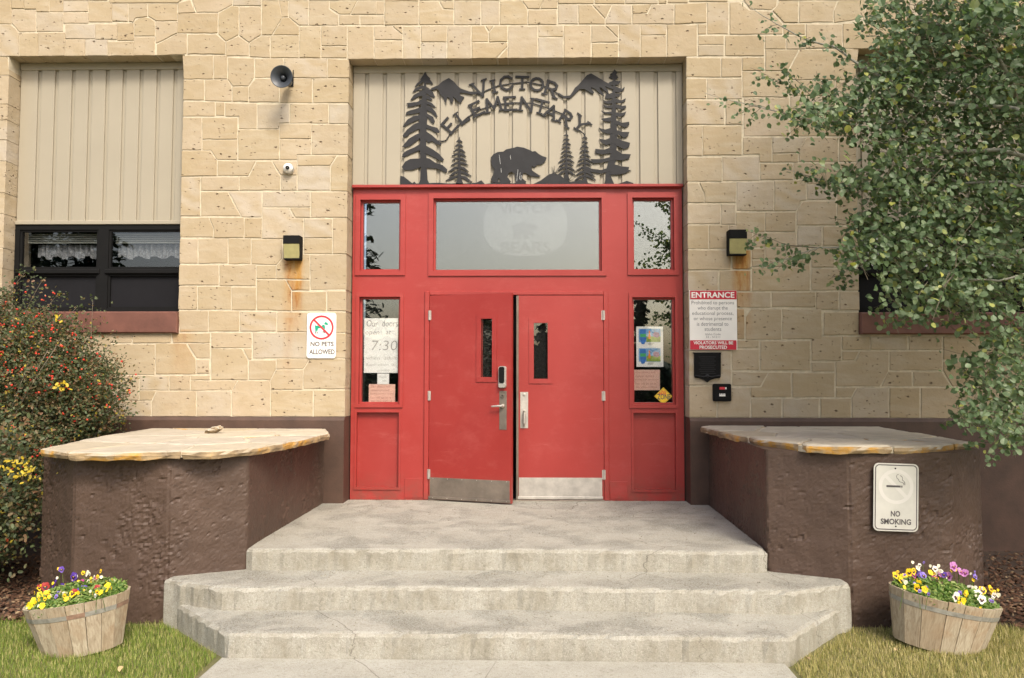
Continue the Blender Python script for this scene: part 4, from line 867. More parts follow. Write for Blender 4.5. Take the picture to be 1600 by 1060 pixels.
b.add([Vector((0, -.001, zc_))+u*s1*.105+vv*s2*.012 for s1, s2 in ((-1, -1), (-1, 1), (1, 1), (1, -1))], [(0, 1, 2, 3)]); b2 = b.build('faded_ring', M['ghost'])
b = MB(); b.box(-.068, .028, -.0018, -.001, zc_-.005, zc_+.009); b.box(.031, .036, -.0018, -.001, zc_-.005, zc_+.009); b.box(.039, .044, -.0018, -.001, zc_-.005, zc_+.009)
def ribbon(mb, pts, wdt, y):
    for i in range(len(pts)-1):
        a, c = Vector(pts[i]), Vector(pts[i+1]); nn = (c-a).normalized(); pn = Vector((-nn.y, nn.x))*wdt/2
        mb.add([(*(a-pn)[:1], y, (a-pn)[1]), ((c-pn)[0], y, (c-pn)[1]), ((c+pn)[0], y, (c+pn)[1]), ((a+pn)[0], y, (a+pn)[1])], [(0, 1, 2, 3)])
z_ = lambda x, y: ((x-400)/815*100/1200*(q0[0]-Vector(CAM)).dot(fwd)*1.0, zc_+.0-(y-403)/815*100/1200*(q0[0]-Vector(CAM)).dot(fwd))
ribbon(b, [z_(*p) for p in ((497,380),(495,360),(480,350),(445,340),(432,325),(430,310),(408,295),(402,272),(412,252),(430,248))], .003, -.0018)
ribbon(b, [z_(*p) for p in ((510,380),(508,350),(495,328),(475,318),(480,300),(475,280),(462,266),(448,262))], .003, -.0018)
b3 = b.build('cigarette_symbol', M['ink'])
b4 = text_ob('lettering', 'NO', (-.036, .030, -.135, -.095), -.0012, M['ink'], None, .03); b5 = text_ob('lettering', 'SMOKING', (-.106, .106, -.190, -.150), -.0012, M['ink'], None, .03)
b = MB(); b.lathe([(0, .006), (.003, .005), (.004, 0)], (-.006, -.0005, hg/2-.035), (0, -1, 0), 10); b.lathe([(0, .006), (.003, .005), (.004, 0)], (.0, -.0005, -hg/2+.035), (0, -1, 0), 10); b6 = b.build('screw', M['steel_dark'])
for o in (sp, b1, b2, b3, b4, b5, b6): o.parent = t
t.rotation_euler = (0, R(1.8), 0)

# ---- notices in the sidelights (behind the glass) and the decal in the transom
Y = .0685
def sheet(name, label, cat, px, mat, lines, ink, bold=-.012, Yp=Y):
    q = rpx(*px, Yp); t = thing(name, label, cat, ((q[0]+q[1])/2, Yp, q[2]))
    b = MB(); b.box(q[0], q[1], Yp, Yp+.002, q[2], q[3]); b.build('paper_sheet', mat, t)
    for (s, *r_, inkm) in lines: text_ob('handwriting', s, rpx(*r_, Yp-.001), Yp-.001, inkm, t, bold, shear=.1)
    return t
sheet('door_notice', 'large white handwritten notice about opening time in the left sidelight', 'notice', (568.5, 497.5, 622, 583), M['paper'],
      [('Our  doors', 573, 500.5, 621.5, 510.5, M['pencil']), ('open   at', 571, 517.5, 611, 525, M['pencil']), ('7:30', 581, 532.5, 621, 547.5, M['ink_faint']), ('when  adult', 572, 557, 620, 562, M['ink_faint']), ('Supervision  is', 572, 568, 616, 573, M['ink_faint']), ('provided', 590, 577, 608, 581.5, M['ink_faint'])], None)
sheet('small_note', 'small white paper note taped below the large notice in the left sidelight', 'note', (589.5, 584, 608, 601), M['paper'], [('thank', 592, 587, 604, 591, M['ink_faint']), ('you', 597, 594, 604, 598, M['ink_faint'])], None)
def pinkl(x0, y0, w_, h_, s=1):
    L = []
    for i, (s_, a, c) in enumerate((('Our doors will', .08, .82), ('remain locked', .08, .78), ('during school hours', .05, .95), ('You will be let in', .06, .85), ('by the office', .1, .9))):
        L.append((s_, x0+w_*a, y0+h_*(.07+.185*i), x0+w_*c, y0+h_*(.07+.185*i+.10), M['ink_pink']))
    return L
sheet('pink_notice', 'pink handwritten notice at the foot of the left sidelight', 'notice', (576, 600.5, 617.5, 632), M['pink'], pinkl(576, 600.5, 41, 31), None)
sheet('pink_notice', 'pink handwritten notice in the right sidelight, below the picture flyers', 'notice', (990, 578, 1031, 610), M['pink'], pinkl(990, 578, 41, 32), None)
fl = sheet('picture_flyer', 'white sheet with two colour picture cards in the right sidelight', 'flyer', (994.5, 510.5, 1036, 573.5), M['paper'], [], None)
mats_f = [flat('flyer_sky', (.20, .42, .70), .7, var=.3, scale=30), flat('flyer_grass', (.30, .42, .08), .7, var=.3, scale=40), flat('flyer_blue', (.03, .14, .42), .7, var=.2, scale=40), flat('flyer_orange', (.72, .24, .04), .7), flat('flyer_mauve', (.38, .24, .32), .7, var=.5, scale=70), flat('flyer_green', (.05, .35, .12), .7)]
for dy in (0, 30.5):
    b = MB()
    def rc(x0, y0, x1, y1, m, e): h = rpx(x0, y0+dy, x1, y1+dy, Y-.001); b.box(h[0], h[1], Y-.0006*e-.0004, Y-.0001, h[2], h[3], m)
    rc(998, 514, 1032, 535, 0, 1); rc(1010, 526, 1032, 534.6, 1, 2); pg([(1000,515),(1009,515),(1009.5,530),(1007,538),(1002.5,538),(1000,530)], b, Y-.003, 1, 0, dy, 2); pg([(1000.3,522),(1009.2,522),(1009.2,527),(1000.3,527)], b, Y-.0034, 1, 0, dy, 5)
    pg([(1013,524),(1015,520),(1016.5,525),(1016,530),(1013,530)], b, Y-.0034, 1, 0, dy, 3); pg([(1014,516),(1015.5,518),(1016,521),(1013.4,521)], b, Y-.0036, 1, 0, dy, 3); pg([(1020,522),(1023,519),(1029,520),(1031,524),(1028,528),(1022,527)], b, Y-.0034, 1, 0, dy, 4)
    b.build('picture_card', mats_f, fl)
    b = MB()
    for i in range(3): h = rpx(1012, 536.3+i*1.3+dy, 1022-i, 536.9+i*1.3+dy, Y-.001); b.box(h[0], h[1], Y-.0012, Y-.0002, h[2], h[3])
    b.build('small_print', M['ink_faint'], fl)
q = [at(x, y, y=.055) for x, y in ((1036.5, 605.5), (1050.5, 619.5), (1036.5, 632.5), (1022.5, 619.5))]; t = thing('zone_decal', 'yellow diamond shaped ZONE decal in the lower corner of the right sidelight', 'decal', tuple(q[2]))
b = MB(); b.prism([(p.x, p.z) for p in q], .0555, .0575); cc_ = sum(q, Vector())/4; b.prism([((p.x-cc_.x)*.9+cc_.x, (p.z-cc_.z)*.9+cc_.z) for p in q], .0551, .0554, 1); b.prism([((p.x-cc_.x)*.86+cc_.x, (p.z-cc_.z)*.86+cc_.z) for p in q], .0546, .0550, 0); b.build('decal_diamond', [M['yellow'], M['ink']], t)
text_ob('lettering', 'DRUG', rpx(1033, 610.5, 1040, 613, .054), .054, M['ring_red'], t, .03); text_ob('lettering', 'FREE', rpx(1029.5, 613.5, 1041, 617.5, .054), .054, M['ring_red'], t, .03); text_ob('lettering', 'ZONE', rpx(1027, 616, 1047.5, 624.5, .0535), .0535, M['ink'], t, .02)
# transom decal
Y = .0685; dm = flat('frosted_film', (.046, .050, .050), .6, var=.03); dl = flat('film_lettering', (.004, .004, .004), .6)
cc = at(821, 352, y=Y); t = thing('window_decal', 'faint round team decal reading VICTOR BEARS on the centre transom glass', 'decal', (cc.x, Y, cc.z-.3))
b = MB(); P_ = []
for kk in range(48):
    a = 2*math.pi*kk/48; ca, sa = math.cos(a), math.sin(a); P_.append((cc.x+.445*math.copysign(abs(ca)**.8, ca), min(cc.z+.33*math.copysign(abs(sa)**.75, sa), UC[3]-.03)))
b.prism(P_, Y, Y+.001); b.build('film_disc', dm, t)
BEAR = [(668,490),(680,475),(700,465),(740,452),(790,440),(845,455),(872,460),(905,483),(925,490),(905,520),(855,530),(885,568),(850,575),(815,565),(828,612),(785,612),(778,565),(748,565),(755,612),(715,612),(700,585),(705,607),(675,602),(680,565),(672,525)]
b = MB(); b.prism([(at(821+(x-796)*.16, 360+(y-525)*.16, y=Y-.001).x, at(821+(x-796)*.16, 360+(y-525)*.16, y=Y-.001).z) for x, y in BEAR], Y-.001, Y-.0002); b.build('bear_emblem', dl, t)
text_ob('lettering', 'VICTOR', (lambda r_: (r_[0], r_[1], r_[2], r_[3]))(rpx(780, 318, 864, 334, Y-.001)), Y-.001, dl, t, .03); text_ob('lettering', 'BEARS', rpx(782, 378, 861, 396, Y-.001), Y-.001, dl, t, .03)

# ============================================================ METAL SILHOUETTE SIGN
YS = -.044
sgn = thing('silhouette_sign', 'dark steel cut-out sign of pines, peaks and a bear reading VICTOR ELEMENTARY', 'sign', (at(806, 288, y=YS).x, YS, at(806, 288, y=YS).z))
K = 200/1060
cA = lambda x, y: at(620+x*K, 100+y*K, y=YS); cB = lambda x, y: at(800+x*K, 100+y*K, y=YS); cC = lambda x, y: at(540+x/2.944, 80+y/2.944, y=YS)
_e = [0]
def poly(mb, f, pts):
    _e[0] += 1; e = .00008*(_e[0] % 61); mb.prism([(f(*p).x, f(*p).z) for p in pts], YS-e, YS+.005)
LB = [[(235,65),(215,100),(192,130),(205,130),(165,165),(148,190),(160,188),(215,150),(235,160),(270,160),(298,172),(298,160),(272,125),(278,120),(255,100)],
 [(225,180),(190,185),(150,205),(130,235),(150,232),(200,205),(228,212)],[(226,212),(180,235),(140,258),(112,300),(128,300),(180,270),(226,262)],[(222,285),(170,315),(90,325),(80,330),(95,340),(85,357),(120,355),(165,345),(220,330)],
 [(215,355),(150,375),(110,385),(80,400),(72,422),(110,420),(160,410),(215,400)],[(210,422),(140,430),(90,460),(55,505),(48,528),(80,510),(120,490),(185,460),(210,470)],[(205,475),(140,500),(85,545),(50,590),(52,610),(90,600),(110,575),(180,540),(205,545)],
 [(205,565),(150,590),(100,620),(60,665),(42,690),(75,692),(110,680),(150,650),(205,605)],[(205,655),(150,690),(80,720),(48,745),(42,772),(70,768),(130,740),(205,710)],[(210,782),(110,788),(70,810),(40,855),(60,880),(130,880),(210,850)],
 [(230,180),(262,200),(300,235),(318,275),(305,278),(270,262),(232,235)],[(232,255),(275,272),(297,300),(282,303),(262,295),(232,290)],[(232,300),(290,325),(320,355),(330,362),(300,358),(270,340),(232,330)],[(235,338),(280,355),(320,395),(340,440),(325,438),(290,405),(262,390),(235,380)],
 [(232,398),(265,420),(300,440),(316,475),(305,497),(285,480),(262,450),(232,430)],[(235,495),(280,515),(335,530),(355,560),(350,573),(320,568),(280,545),(235,530)],[(232,552),(290,590),(340,635),(370,660),(365,675),(330,665),(290,640),(262,655),(232,620)],[(232,672),(300,710),(350,745),(390,790),(385,808),(345,795),(300,770),(232,740)],[(232,778),(270,785),(320,820),(380,840),(418,875),(412,905),(385,890),(340,870),(290,865),(232,860)]]
b = MB(); poly(b, cA, [(230,100),(240,100),(248,300),(252,450),(242,600),(247,850),(255,960),(275,1005),(175,1005),(195,960),(200,850),(190,700),(195,600),(182,450),(207,300),(224,200)])
for p in LB: poly(b, cA, p)
b.build('large_pine_cutout', M['steel_dark'], sgn)
RB = [[(848,45),(875,75),(862,85),(880,115),(860,130),(840,130),(800,110),(830,95),(810,90),(835,70)],[(845,140),(810,150),(795,165),(820,175),(848,178)],[(848,138),(900,145),(885,170),(848,178)],[(845,180),(910,210),(933,190),(930,215),(890,240),(845,228)],
 [(838,235),(800,250),(780,245),(770,280),(790,290),(838,285)],[(838,298),(780,310),(755,300),(765,325),(800,332),(838,325)],[(848,248),(895,245),(890,270),(848,278)],[(845,280),(905,305),(942,285),(938,310),(900,325),(845,322)],
 [(838,338),(790,350),(755,340),(770,362),(810,370),(838,364)],[(848,330),(900,350),(943,345),(945,365),(910,382),(880,370),(848,362)],[(838,392),(780,400),(738,390),(765,412),(838,417)],[(848,396),(900,412),(945,395),(935,425),(890,440),(848,432)],
 [(838,436),(780,450),(735,455),(760,475),(800,480),(838,477)],[(848,460),(910,488),(970,480),(972,505),(940,530),(900,515),(848,497)],[(838,525),(770,545),(718,530),(735,560),(790,580),(838,577)],[(848,545),(920,565),(972,565),(960,600),(930,615),(890,590),(848,592)],
 [(838,604),(770,630),(722,620),(735,650),(780,675),(838,657)],[(848,606),(910,635),(978,655),(970,690),(930,708),(890,690),(848,667)],[(838,685),(760,712),(690,705),(690,740),(750,750),(838,737)],[(835,695),(910,745),(985,750),(970,785),(910,800),(835,797)],
 [(838,765),(750,790),(650,790),(670,825),(740,820),(838,800)],[(825,826),(910,850),(970,855),(965,880),(990,880),(930,910),(860,920),(805,918)],[(815,856),(740,880),(600,860),(580,860),(600,885),(680,900),(740,910),(815,890)]]
b = MB(); poly(b, cB, [(846,60),(855,100),(857,300),(864,450),(872,600),(860,800),(845,860),(815,920),(830,960),(850,1003),(760,1003),(775,960),(780,880),(815,750),(812,600),(825,400),(832,250),(841,100)])
for p in RB: poly(b, cB, p)
b.build('large_pine_cutout', M['steel_dark'], sgn)
def small_pine(f, cx, top, base, hw, n, seed):
    r_ = random.Random(seed); b = MB(); poly(b, f, [(cx-2, top), (cx+3, top), (cx+hw*.12, base-60), (cx+hw*.32, base), (cx-hw*.28, base), (cx-hw*.1, base-60)])
    H = base-top-70
    for i in range(n):
        fr = (i+.5)/n; y = top+12+H*fr; wd = hw*(.22+.78*fr)
        for s in (-1, 1):
            l = wd*r_.uniform(.8, 1.08); th = H/n*r_.uniform(.36, .46); dr = l*r_.uniform(.25, .5)
            poly(b, f, [(cx-s*3, y-th*.5), (cx+s*l*.5, y+dr*.25-th*.4), (cx+s*l, y+dr), (cx+s*l*.88, y+dr+th*.35), (cx+s*l*.8, y+dr*.75+th*.2), (cx+s*l*.7, y+dr*.8+th*.45), (cx+s*l*.4, y+dr*.4+th*.4), (cx-s*3, y+th*.5)])
    b.build('small_pine_cutout', M['steel_dark'], sgn)
small_pine(cA, 518, 605, 1005, 118, 9, 1); small_pine(cB, 450, 560, 960, 88, 10, 2); small_pine(cB, 603, 580, 1000, 92, 10, 3)
b = MB(); poly(b, cA, [(30,1006),(30,928),(60,935),(110,975),(130,990),(145,975),(160,992),(350,985),(420,992),(480,990),(560,992),(660,985),(700,965),(730,998),(800,985),(954,990),(954,1006)])
poly(b, cB, [(0,1004),(0,992),(60,985),(110,995),(170,1000),(240,965),(300,920),(340,905),(400,922),(430,950),(480,980),(570,962),(620,985),(690,1000),(690,1004)]); poly(b, cB, [(690,1004),(690,996),(870,998),(950,970),(1005,988),(1005,1003)])
b.build('ground_cutout', M['steel_dark'], sgn)
b = MB()
for x0, y0, x1, y1 in ((345,905,330,850),(350,905,350,845),(355,905,385,860),(360,905,405,880),(455,975,438,920),(460,975,452,900),(462,975,470,895),(465,975,500,920),(468,975,515,950)):
    a, c = cB(x0, y0), cB(x1, y1); b.tube([(a.x, YS+.002, a.z), (c.x, YS+.002, c.z)], [.004, .0015], 4)
b.build('grass_tuft_cutout', M['steel_dark'], sgn)
b = MB(); poly(b, cC, [(668,490),(680,475),(700,465),(725,463),(740,452),(775,445),(790,440),(820,445),(845,455),(860,463),(872,460),(890,475),(905,483),(925,490),(920,505),(905,520),(880,525),(870,535),(855,530),(858,550),(885,568),(897,575),(890,580),(850,575),(825,560),(815,565),(812,585),(830,600),(828,612),(785,612),(780,590),(778,565),(762,555),(748,565),(745,580),(760,600),(755,612),(715,612),(705,600),(712,590),(700,585),(705,607),(675,602),(668,590),(680,565),(685,545),(672,525)])
b.build('bear_cutout', M['steel_dark'], sgn)
b = MB()
for (x0, y0, x1, y1) in ((706,478,712,520),(757,480,760,500),(793,545,787,600),(803,560,800,590),(715,540,716,560),(808,572,806,596)):
    a, c = cC(x0, y0), cC(x1, y1); b.tube([(a.x, YS-.0055, a.z), (c.x, YS-.0055, c.z)], .0012, 4)
b.build('bird_dropping_streak', M['paper'], sgn)
b = MB(); poly(b, cA, [(275,215),(290,200),(340,180),(380,145),(430,118),(470,145),(500,180),(530,205),(600,230),(680,235),(680,247),(620,255),(560,243),(520,240),(530,265),(560,275),(545,300),(530,328),(500,305),(465,270),(470,300),(462,330),(445,320),(440,290),(420,275),(412,300),(412,340),(400,310),(385,280),(360,255),(350,225),(335,208),(300,218)]); b.build('peak_cutout', M['steel_dark'], sgn)
b = MB(); poly(b, cB, [(385,240),(430,267),(480,263),(500,235),(520,200),(550,175),(590,130),(620,95),(655,80),(690,100),(740,130),(800,165),(850,200),(845,215),(800,200),(770,185),(790,215),(805,255),(780,235),(740,200),(720,195),(745,235),(765,270),(730,250),(690,210),(670,200),(650,195),(680,240),(670,250),(640,235),(600,210),(560,210),(520,250),(480,287),(430,287),(385,260)]); b.build('peak_cutout', M['steel_dark'], sgn)
# serif letters as strokes, unit box 0..1
G = {'V': [[(.05,1),(.5,0),(.95,1)]], 'I': [[(.5,0),(.5,1)]], 'C': [[(.95,.8),(.75,.97),(.45,1),(.15,.8),(.05,.5),(.15,.2),(.45,0),(.75,.03),(.98,.25)]], 'T': [[(.0,.97),(1,.97)], [(.5,0),(.5,.97)]],
     'O': [[(.5+.47*math.cos(2*math.pi*k/14), .5+.5*math.sin(2*math.pi*k/14)) for k in range(15)]], 'R': [[(.15,0),(.15,1)], [(.05,.97),(.6,.97),(.85,.85),(.85,.62),(.6,.48),(.15,.48)], [(.5,.48),(.98,.0)]],
     'E': [[(.15,0),(.15,1)], [(.05,.97),(.9,.97)], [(.15,.5),(.72,.5)], [(.05,.03),(.95,.03)]], 'L': [[(.15,0),(.15,1)], [(.05,.03),(.95,.03)]], 'M': [[(.05,0),(.15,1),(.5,.2),(.85,1),(.95,0)]], 'N': [[(.1,0),(.1,1),(.9,0),(.9,1)]],
     'A': [[(.02,0),(.5,1),(.98,0)], [(.2,.35),(.8,.35)]], 'Y': [[(.02,1),(.5,.45),(.98,1)], [(.5,.45),(.5,0)]]}
SER = {'V': [(.05,1),(.95,1)], 'I': [(.5,0),(.5,1)], 'T': [(.5,0)], 'R': [(.15,0),(.98,0)], 'E': [], 'L': [(.15,1)], 'M': [(.05,0),(.95,0)], 'N': [(.1,0),(.9,1)], 'A': [(.02,0),(.98,0)], 'Y': [(.02,1),(.98,1),(.5,0)], 'C': [], 'O': []}
def letter(ch, cx, cy, h, wd, rot):
    b = MB(); ca, sa = math.cos(R(rot)), math.sin(R(rot))
    def f(u, v):
        x = (u-.5)*wd; y = (v-.5)*h; return cC(cx+x*ca-y*sa, cy-(x*sa+y*ca))
    th = .0122
    for st in G[ch]:
        for i in range(len(st)-1):
            a, c = f(*st[i]), f(*st[i+1]); d = Vector((c.x-a.x, c.z-a.z)); d.normalize(); pn = Vector((-d.y, d.x))*th; ex_ = d*.008
            A, C = Vector((a.x, a.z))-ex_, Vector((c.x, c.z))+ex_; _e[0] += 1
            b.prism([tuple(A-pn), tuple(C-pn), tuple(C+pn), tuple(A+pn)], YS-.00008*(_e[0] % 61), YS+.005)
    for s in SER[ch]:
        a = f(*s); d = Vector((ca, sa)); pn = Vector((-sa, ca))*.0075; A = Vector((a.x, a.z)); _e[0] += 1
        b.prism([tuple(A-d*.032-pn), tuple(A+d*.032-pn), tuple(A+d*.032+pn), tuple(A-d*.032+pn)], YS-.00008*(_e[0] % 61), YS+.005)
    o = b.build('letter', M['steel_dark'], sgn); return o
for a in (('V',620,175,70,66,20),('I',682,163,56,20,13),('C',738,148,60,60,8),('T',813,146,58,58,-1),('O',880,153,56,62,-6),('R',945,174,66,62,-19)): letter(*a)
for a in (('E',478,343,64,54,48),('L',536,302,58,50,36),('E',603,266,60,60,25),('M',680,247,62,74,11),('E',757,242,62,62,3),('N',832,246,60,64,-7),('T',899,257,60,60,-15),('A',946,280,60,56,-24),('R',1013,308,62,56,-34),('Y',1080,336,62,64,-40)): letter(*a)
def wire(pts, wd=.006):
    b = MB(); P = [cC(*p) for p in pts]
    for i in range(len(P)-1):
        a, c = Vector((P[i].x, P[i].z)), Vector((P[i+1].x, P[i+1].z)); d = (c-a).normalized(); pn = Vector((-d.y, d.x))*wd
        b.prism([tuple(a-d*.004-pn), tuple(c+d*.004-pn), tuple(c+d*.004+pn), tuple(a-d*.004+pn)], YS+.0008, YS+.005)
    b.build('linking_strip', M['steel_dark'], sgn)
wire([(610,200),(650,180),(700,160),(760,150),(830,142),(900,155),(960,185),(990,205)]); wire([(425,413),(445,415),(460,412),(470,400),(478,385),(505,355),(560,305),(620,268),(700,245),(780,238),(860,240),(930,262),(1000,290),(1035,318)]); wire([(1059,358),(1078,366),(1095,380),(1103,398)])

# ============================================================ PLANTERS with pansies
def petal_flower(cols, size, name_m):
    """pansy: five overlapping petals, dark blotch, yellow eye; local Z is the facing direction"""
    b = MB()
    spec = [(58, .46, .40, 0, .0), (122, .46, .40, 0, .002), (-12, .42, .36, 1, .004), (192, .42, .36, 1, .006), (270, .46, .46, 1, .008)]
    for (ang, off, rad, mi, h) in spec:
        a = R(ang); cx, cy = off*math.cos(a), off*math.sin(a); n = 10; V = [(0, 0, h*.6)]
        for k in range(n):
            t_ = 2*math.pi*k/n; rr = rad*(1+.09*math.sin(3*t_+ang)); V.append(((cx+rr*math.cos(t_)), (cy+rr*math.sin(t_)), .10+h*4+.05*math.sin(2*t_+ang)))
        V[0] = (cx*.6, cy*.6, .03+h*4)
        b.add([(v[0]*size, v[1]*size, v[2]*size) for v in V], [(0, k+1, (k+1) % n+1) for k in range(n)], mi)
    if cols[2] is not None:
        for (ang, off, rad) in ((270, .30, .26), (-15, .26, .17), (195, .26, .17)):
            a = R(ang); n = 8; b.add([((off*math.cos(a)+rad*math.cos(2*math.pi*k/n))*size, (off*math.sin(a)+rad*math.sin(2*math.pi*k/n))*size, .205*size) for k in range(n)], [tuple(range(n))], 2)
    n = 6; b.add([(.09*size*math.cos(2*math.pi*k/n), (.09*size*math.sin(2*math.pi*k/n)-.04*size), .235*size) for k in range(n)], [tuple(range(n))], 3)
    me = bpy.data.meshes.new('pansy_flower'); me.from_pydata([tuple(v) for v in b.V], [], b.F); me.polygons.foreach_set('material_index', b.mi)
    for c in cols: me.materials.append(c if c is not None else cols[0])
    return me
pm = lambda n, c: flat('petal_'+n, c, .6, var=.15, scale=60)
eye = pm('eye', (.85, .55, .03)); dk = pm('blotch', (.035, .008, .02)); Ye = pm('yellow', (.82, .55, .01)); Vi = pm('violet', (.09, .035, .30)); Wh = pm('white', (.78, .75, .66)); Ma = pm('maroon', (.30, .02, .015)); Mg = pm('magenta', (.36, .05, .18)); Li = pm('lilac', (.50, .20, .46)); Bl = pm('blue', (.22, .15, .52)); Cr = pm('cream', (.70, .66, .50))
KIND = {'Y': (Ye, Ye, None, eye), 'y': (Ye, Ye, dk, eye), 'r': (Ma, Ye, dk, eye), 'v': (Vi, Vi, dk, eye), 'm': (Ma, Ma, dk, eye), 'g': (Mg, Mg, dk, eye), 'w': (Wh, Wh, dk, eye), 'l': (Li, Li, pm('plum', (.14, .01, .10)), eye), 'b': (Bl, Bl, dk, eye), 'c': (Cr, Cr, None, eye)}
FM = {k: petal_flower(v, 1.0, k) for k, v in KIND.items()}
COLN = {'Y': 'plain yellow', 'y': 'yellow with dark centre', 'r': 'yellow and maroon', 'v': 'deep violet', 'm': 'maroon', 'g': 'magenta', 'w': 'white with dark centre', 'l': 'lilac with plum centre', 'b': 'blue violet', 'c': 'cream'}
def leafdisc(n, fold=.15):
    V = [(0, 0, 0)]+[(math.sin(2*math.pi*k/n)*.5, -math.cos(2*math.pi*k/n)*.5, fold*abs(math.sin(2*math.pi*k/n))) for k in range(n)]
    return V, [(0, k+1, (k+1) % n+1) for k in range(n)]
def scatter(name, base, Fc, pos, rot, scl, mat, parent=None):
    """join many small copies into one mesh with numpy. pos (n,3) rot (n,3,3) scl (n,3)"""
    base = np.array(base, float); n = len(pos); nv = len(base)
    V = np.einsum('nij,nvj->nvi', rot, base[None]*scl[:, None, :])+pos[:, None, :]
    Fa = np.array(Fc); k = Fa.shape[1]; A = (Fa[None]+(np.arange(n)*nv)[:, None, None]).reshape(-1)
    me = bpy.data.meshes.new(name); me.vertices.add(n*nv); me.vertices.foreach_set('co', V.reshape(-1).astype(np.float32))
    me.loops.add(len(A)); me.loops.foreach_set('vertex_index', A.astype(np.int32)); npoly = n*len(Fc); me.polygons.add(npoly)
    me.polygons.foreach_set('loop_start', (np.arange(npoly)*k).astype(np.int32))
    me.update(calc_edges=True); me.validate(); me.materials.append(mat)
    o = bpy.data.objects.new(name, me); COL.objects.link(o)
    if parent is not None: o.parent = parent; o.matrix_parent_inverse = wm(parent).inverted()
    return o
def randrot(n, up=None, spread=1.0, seed=None):
    """random rotations whose local Z leans to 'up' with a gaussian spread"""
    z = nr.normal(0, spread, (n, 3))+(np.array(up) if up is not None else 0); z /= np.linalg.norm(z, axis=1)[:, None]+1e-9
    a = nr.normal(0, 1, (n, 3)); x = np.cross(a, z); x /= np.linalg.norm(x, axis=1)[:, None]+1e-9; y = np.cross(z, x)
    return np.stack([x, y, z], axis=2)
def tub(label, base, yawr, tilt, sz, flowers, plabel, bandy, seed):
    rr = random.Random(seed)
    t = thing('barrel_planter', label, 'planter', base, 'half barrel planters on the grass')
    t.rotation_euler = Euler((R(tilt[0]), R(tilt[1]), R(yawr)), 'XYZ')
    rx, ry, h, tp = sz; n = 16; W = wm(t)
    angs = [0]; 
    wts = [rr.uniform(.75, 1.3) for _ in range(n)]; s = sum(wts); acc = 0; cuts = [0]
    for w_ in wts: acc += w_/s*2*math.pi; cuts.append(acc)
    E = lambda a, k, off=0: Vector(((rx*k-off)*math.cos(a), (ry*k-off)*math.sin(a), 0))
    for i in range(n):
        a0, a1 = cuts[i]+.006, cuts[i+1]-.006; V = []
        ztop = h+rr.uniform(-.003, .003)
        for (z, k) in ((0, tp), (ztop, 1)):
            for (a, off) in ((a0, 0), (a1, 0), (a1, .019), (a0, .019)): V.append(E(a, k, off)+Vector((0, 0, z)))
        o = mesh_ob('stave', V, [(0, 1, 5, 4), (1, 2, 6, 5), (2, 3, 7, 6), (3, 0, 4, 7), (4, 5, 6, 7), (3, 2, 1, 0)], M['wood']); o.parent = t
    for zf, rust in ((bandy, False), (.13, True)):
        if zf == .13: continue
        b = MB(); kz = tp+(1-tp)*zf; V = []
        for a in cuts[:-1]:
            for (dz, off) in ((-.014, -.003), (.014, -.003)): V.append(E(a, tp+(1-tp)*(zf+dz/h), off)+Vector((0, 0, h*zf+dz)))
        b.add(V, [(2*i, 2*((i+1) % n), 2*((i+1) % n)+1, 2*i+1) for i in range(n)], 0)
        b.mi = [1 if (seed == 4 and rr.random() < .3) else 0 for _ in b.mi]
        o = b.build('hoop', [M['hoop'], M['hoop_rust']]); o.parent = t
    b = MB(); nn = 32; b.add([E(2*math.pi*k/nn, tp+(1-tp)*.85, .02)+Vector((0, 0, h*.86)) for k in range(nn)], [tuple(range(nn))]); o = b.build('potting_soil', M['soil']); o.parent = t
    # plants
    top = W @ Vector((0, 0, h*.86)); pl = thing('pansy_plants', plabel, 'flowers', tuple(top), 'pansies growing in the half barrels')
    m = 4200; a = nr.uniform(0, 2*math.pi, m); q = np.sqrt(nr.uniform(0, 1, m)); 
    P = np.stack([rx*.93*q*np.cos(a), ry*.93*q*np.sin(a), h*.88+nr.uniform(0, 1, m)*(.10+.07*np.sin(a)*q)*(1.05-q*q*.45)], 1)
    P = P @ np.array(W.to_3x3()).T+np.array(W.translation)
    V, Fc = leafdisc(6); o = scatter('pansy_foliage', V, Fc, P, randrot(m, (0, -.5, 1), .7), np.stack([nr.uniform(.008, .020, m), nr.uniform(.018, .046, m), np.full(m, .02)], 1), M['pfol'], pl); o['kind'] = 'stuff'
    st = MB()
    xs_ = [f_[0] for f_ in flowers]; ys_ = [f_[1] for f_ in flowers]; ex_ = [(f_[0]+rr.gauss(0, 7), f_[1]+rr.gauss(2, 5), rr.choice('YyYcyw' if seed == 4 else 'YywcbY'), rr.uniform(.4, .62)) for f_ in flowers*2 if rr.random() < .75]
    for (px, py, kd, s_) in flowers+ex_:
        # plane of the flower heads: middle of the tub opening, a little toward the viewer
        n0 = W.to_3x3() @ Vector((0, 0, 1)); c0 = W @ Vector((0, 0, h*.9+.075)); dr = (at(px, py, y=-3)-Vector(CAM)).normalized()
        p = Vector(CAM)+dr*((c0-Vector(CAM)).dot(n0)/dr.dot(n0)); yc = min(max(p.y, top.y-ry*.85), top.y+ry*.55); p = at(px, py, y=yc-.012)
        fo = bpy.data.objects.new('pansy_flower', FM[kd]); COL.objects.link(fo)
        d = (Vector((rr.gauss(0, .45), -1, rr.uniform(-.2, .8)))).normalized(); qn = d.to_track_quat('Z', 'Y')
        fo.rotation_mode = 'XYZ'; e = qn.to_matrix() @ Matrix.Rotation(rr.uniform(-.3, .3), 3, 'Z'); fo.rotation_euler = e.to_euler(); fo.location = p
        k_ = s_*.0265; fo.scale = (k_, k_, k_)
        fo.parent = pl; fo.matrix_parent_inverse = wm(pl).inverted(); fo['label'] = COLN[kd]+' pansy bloom'
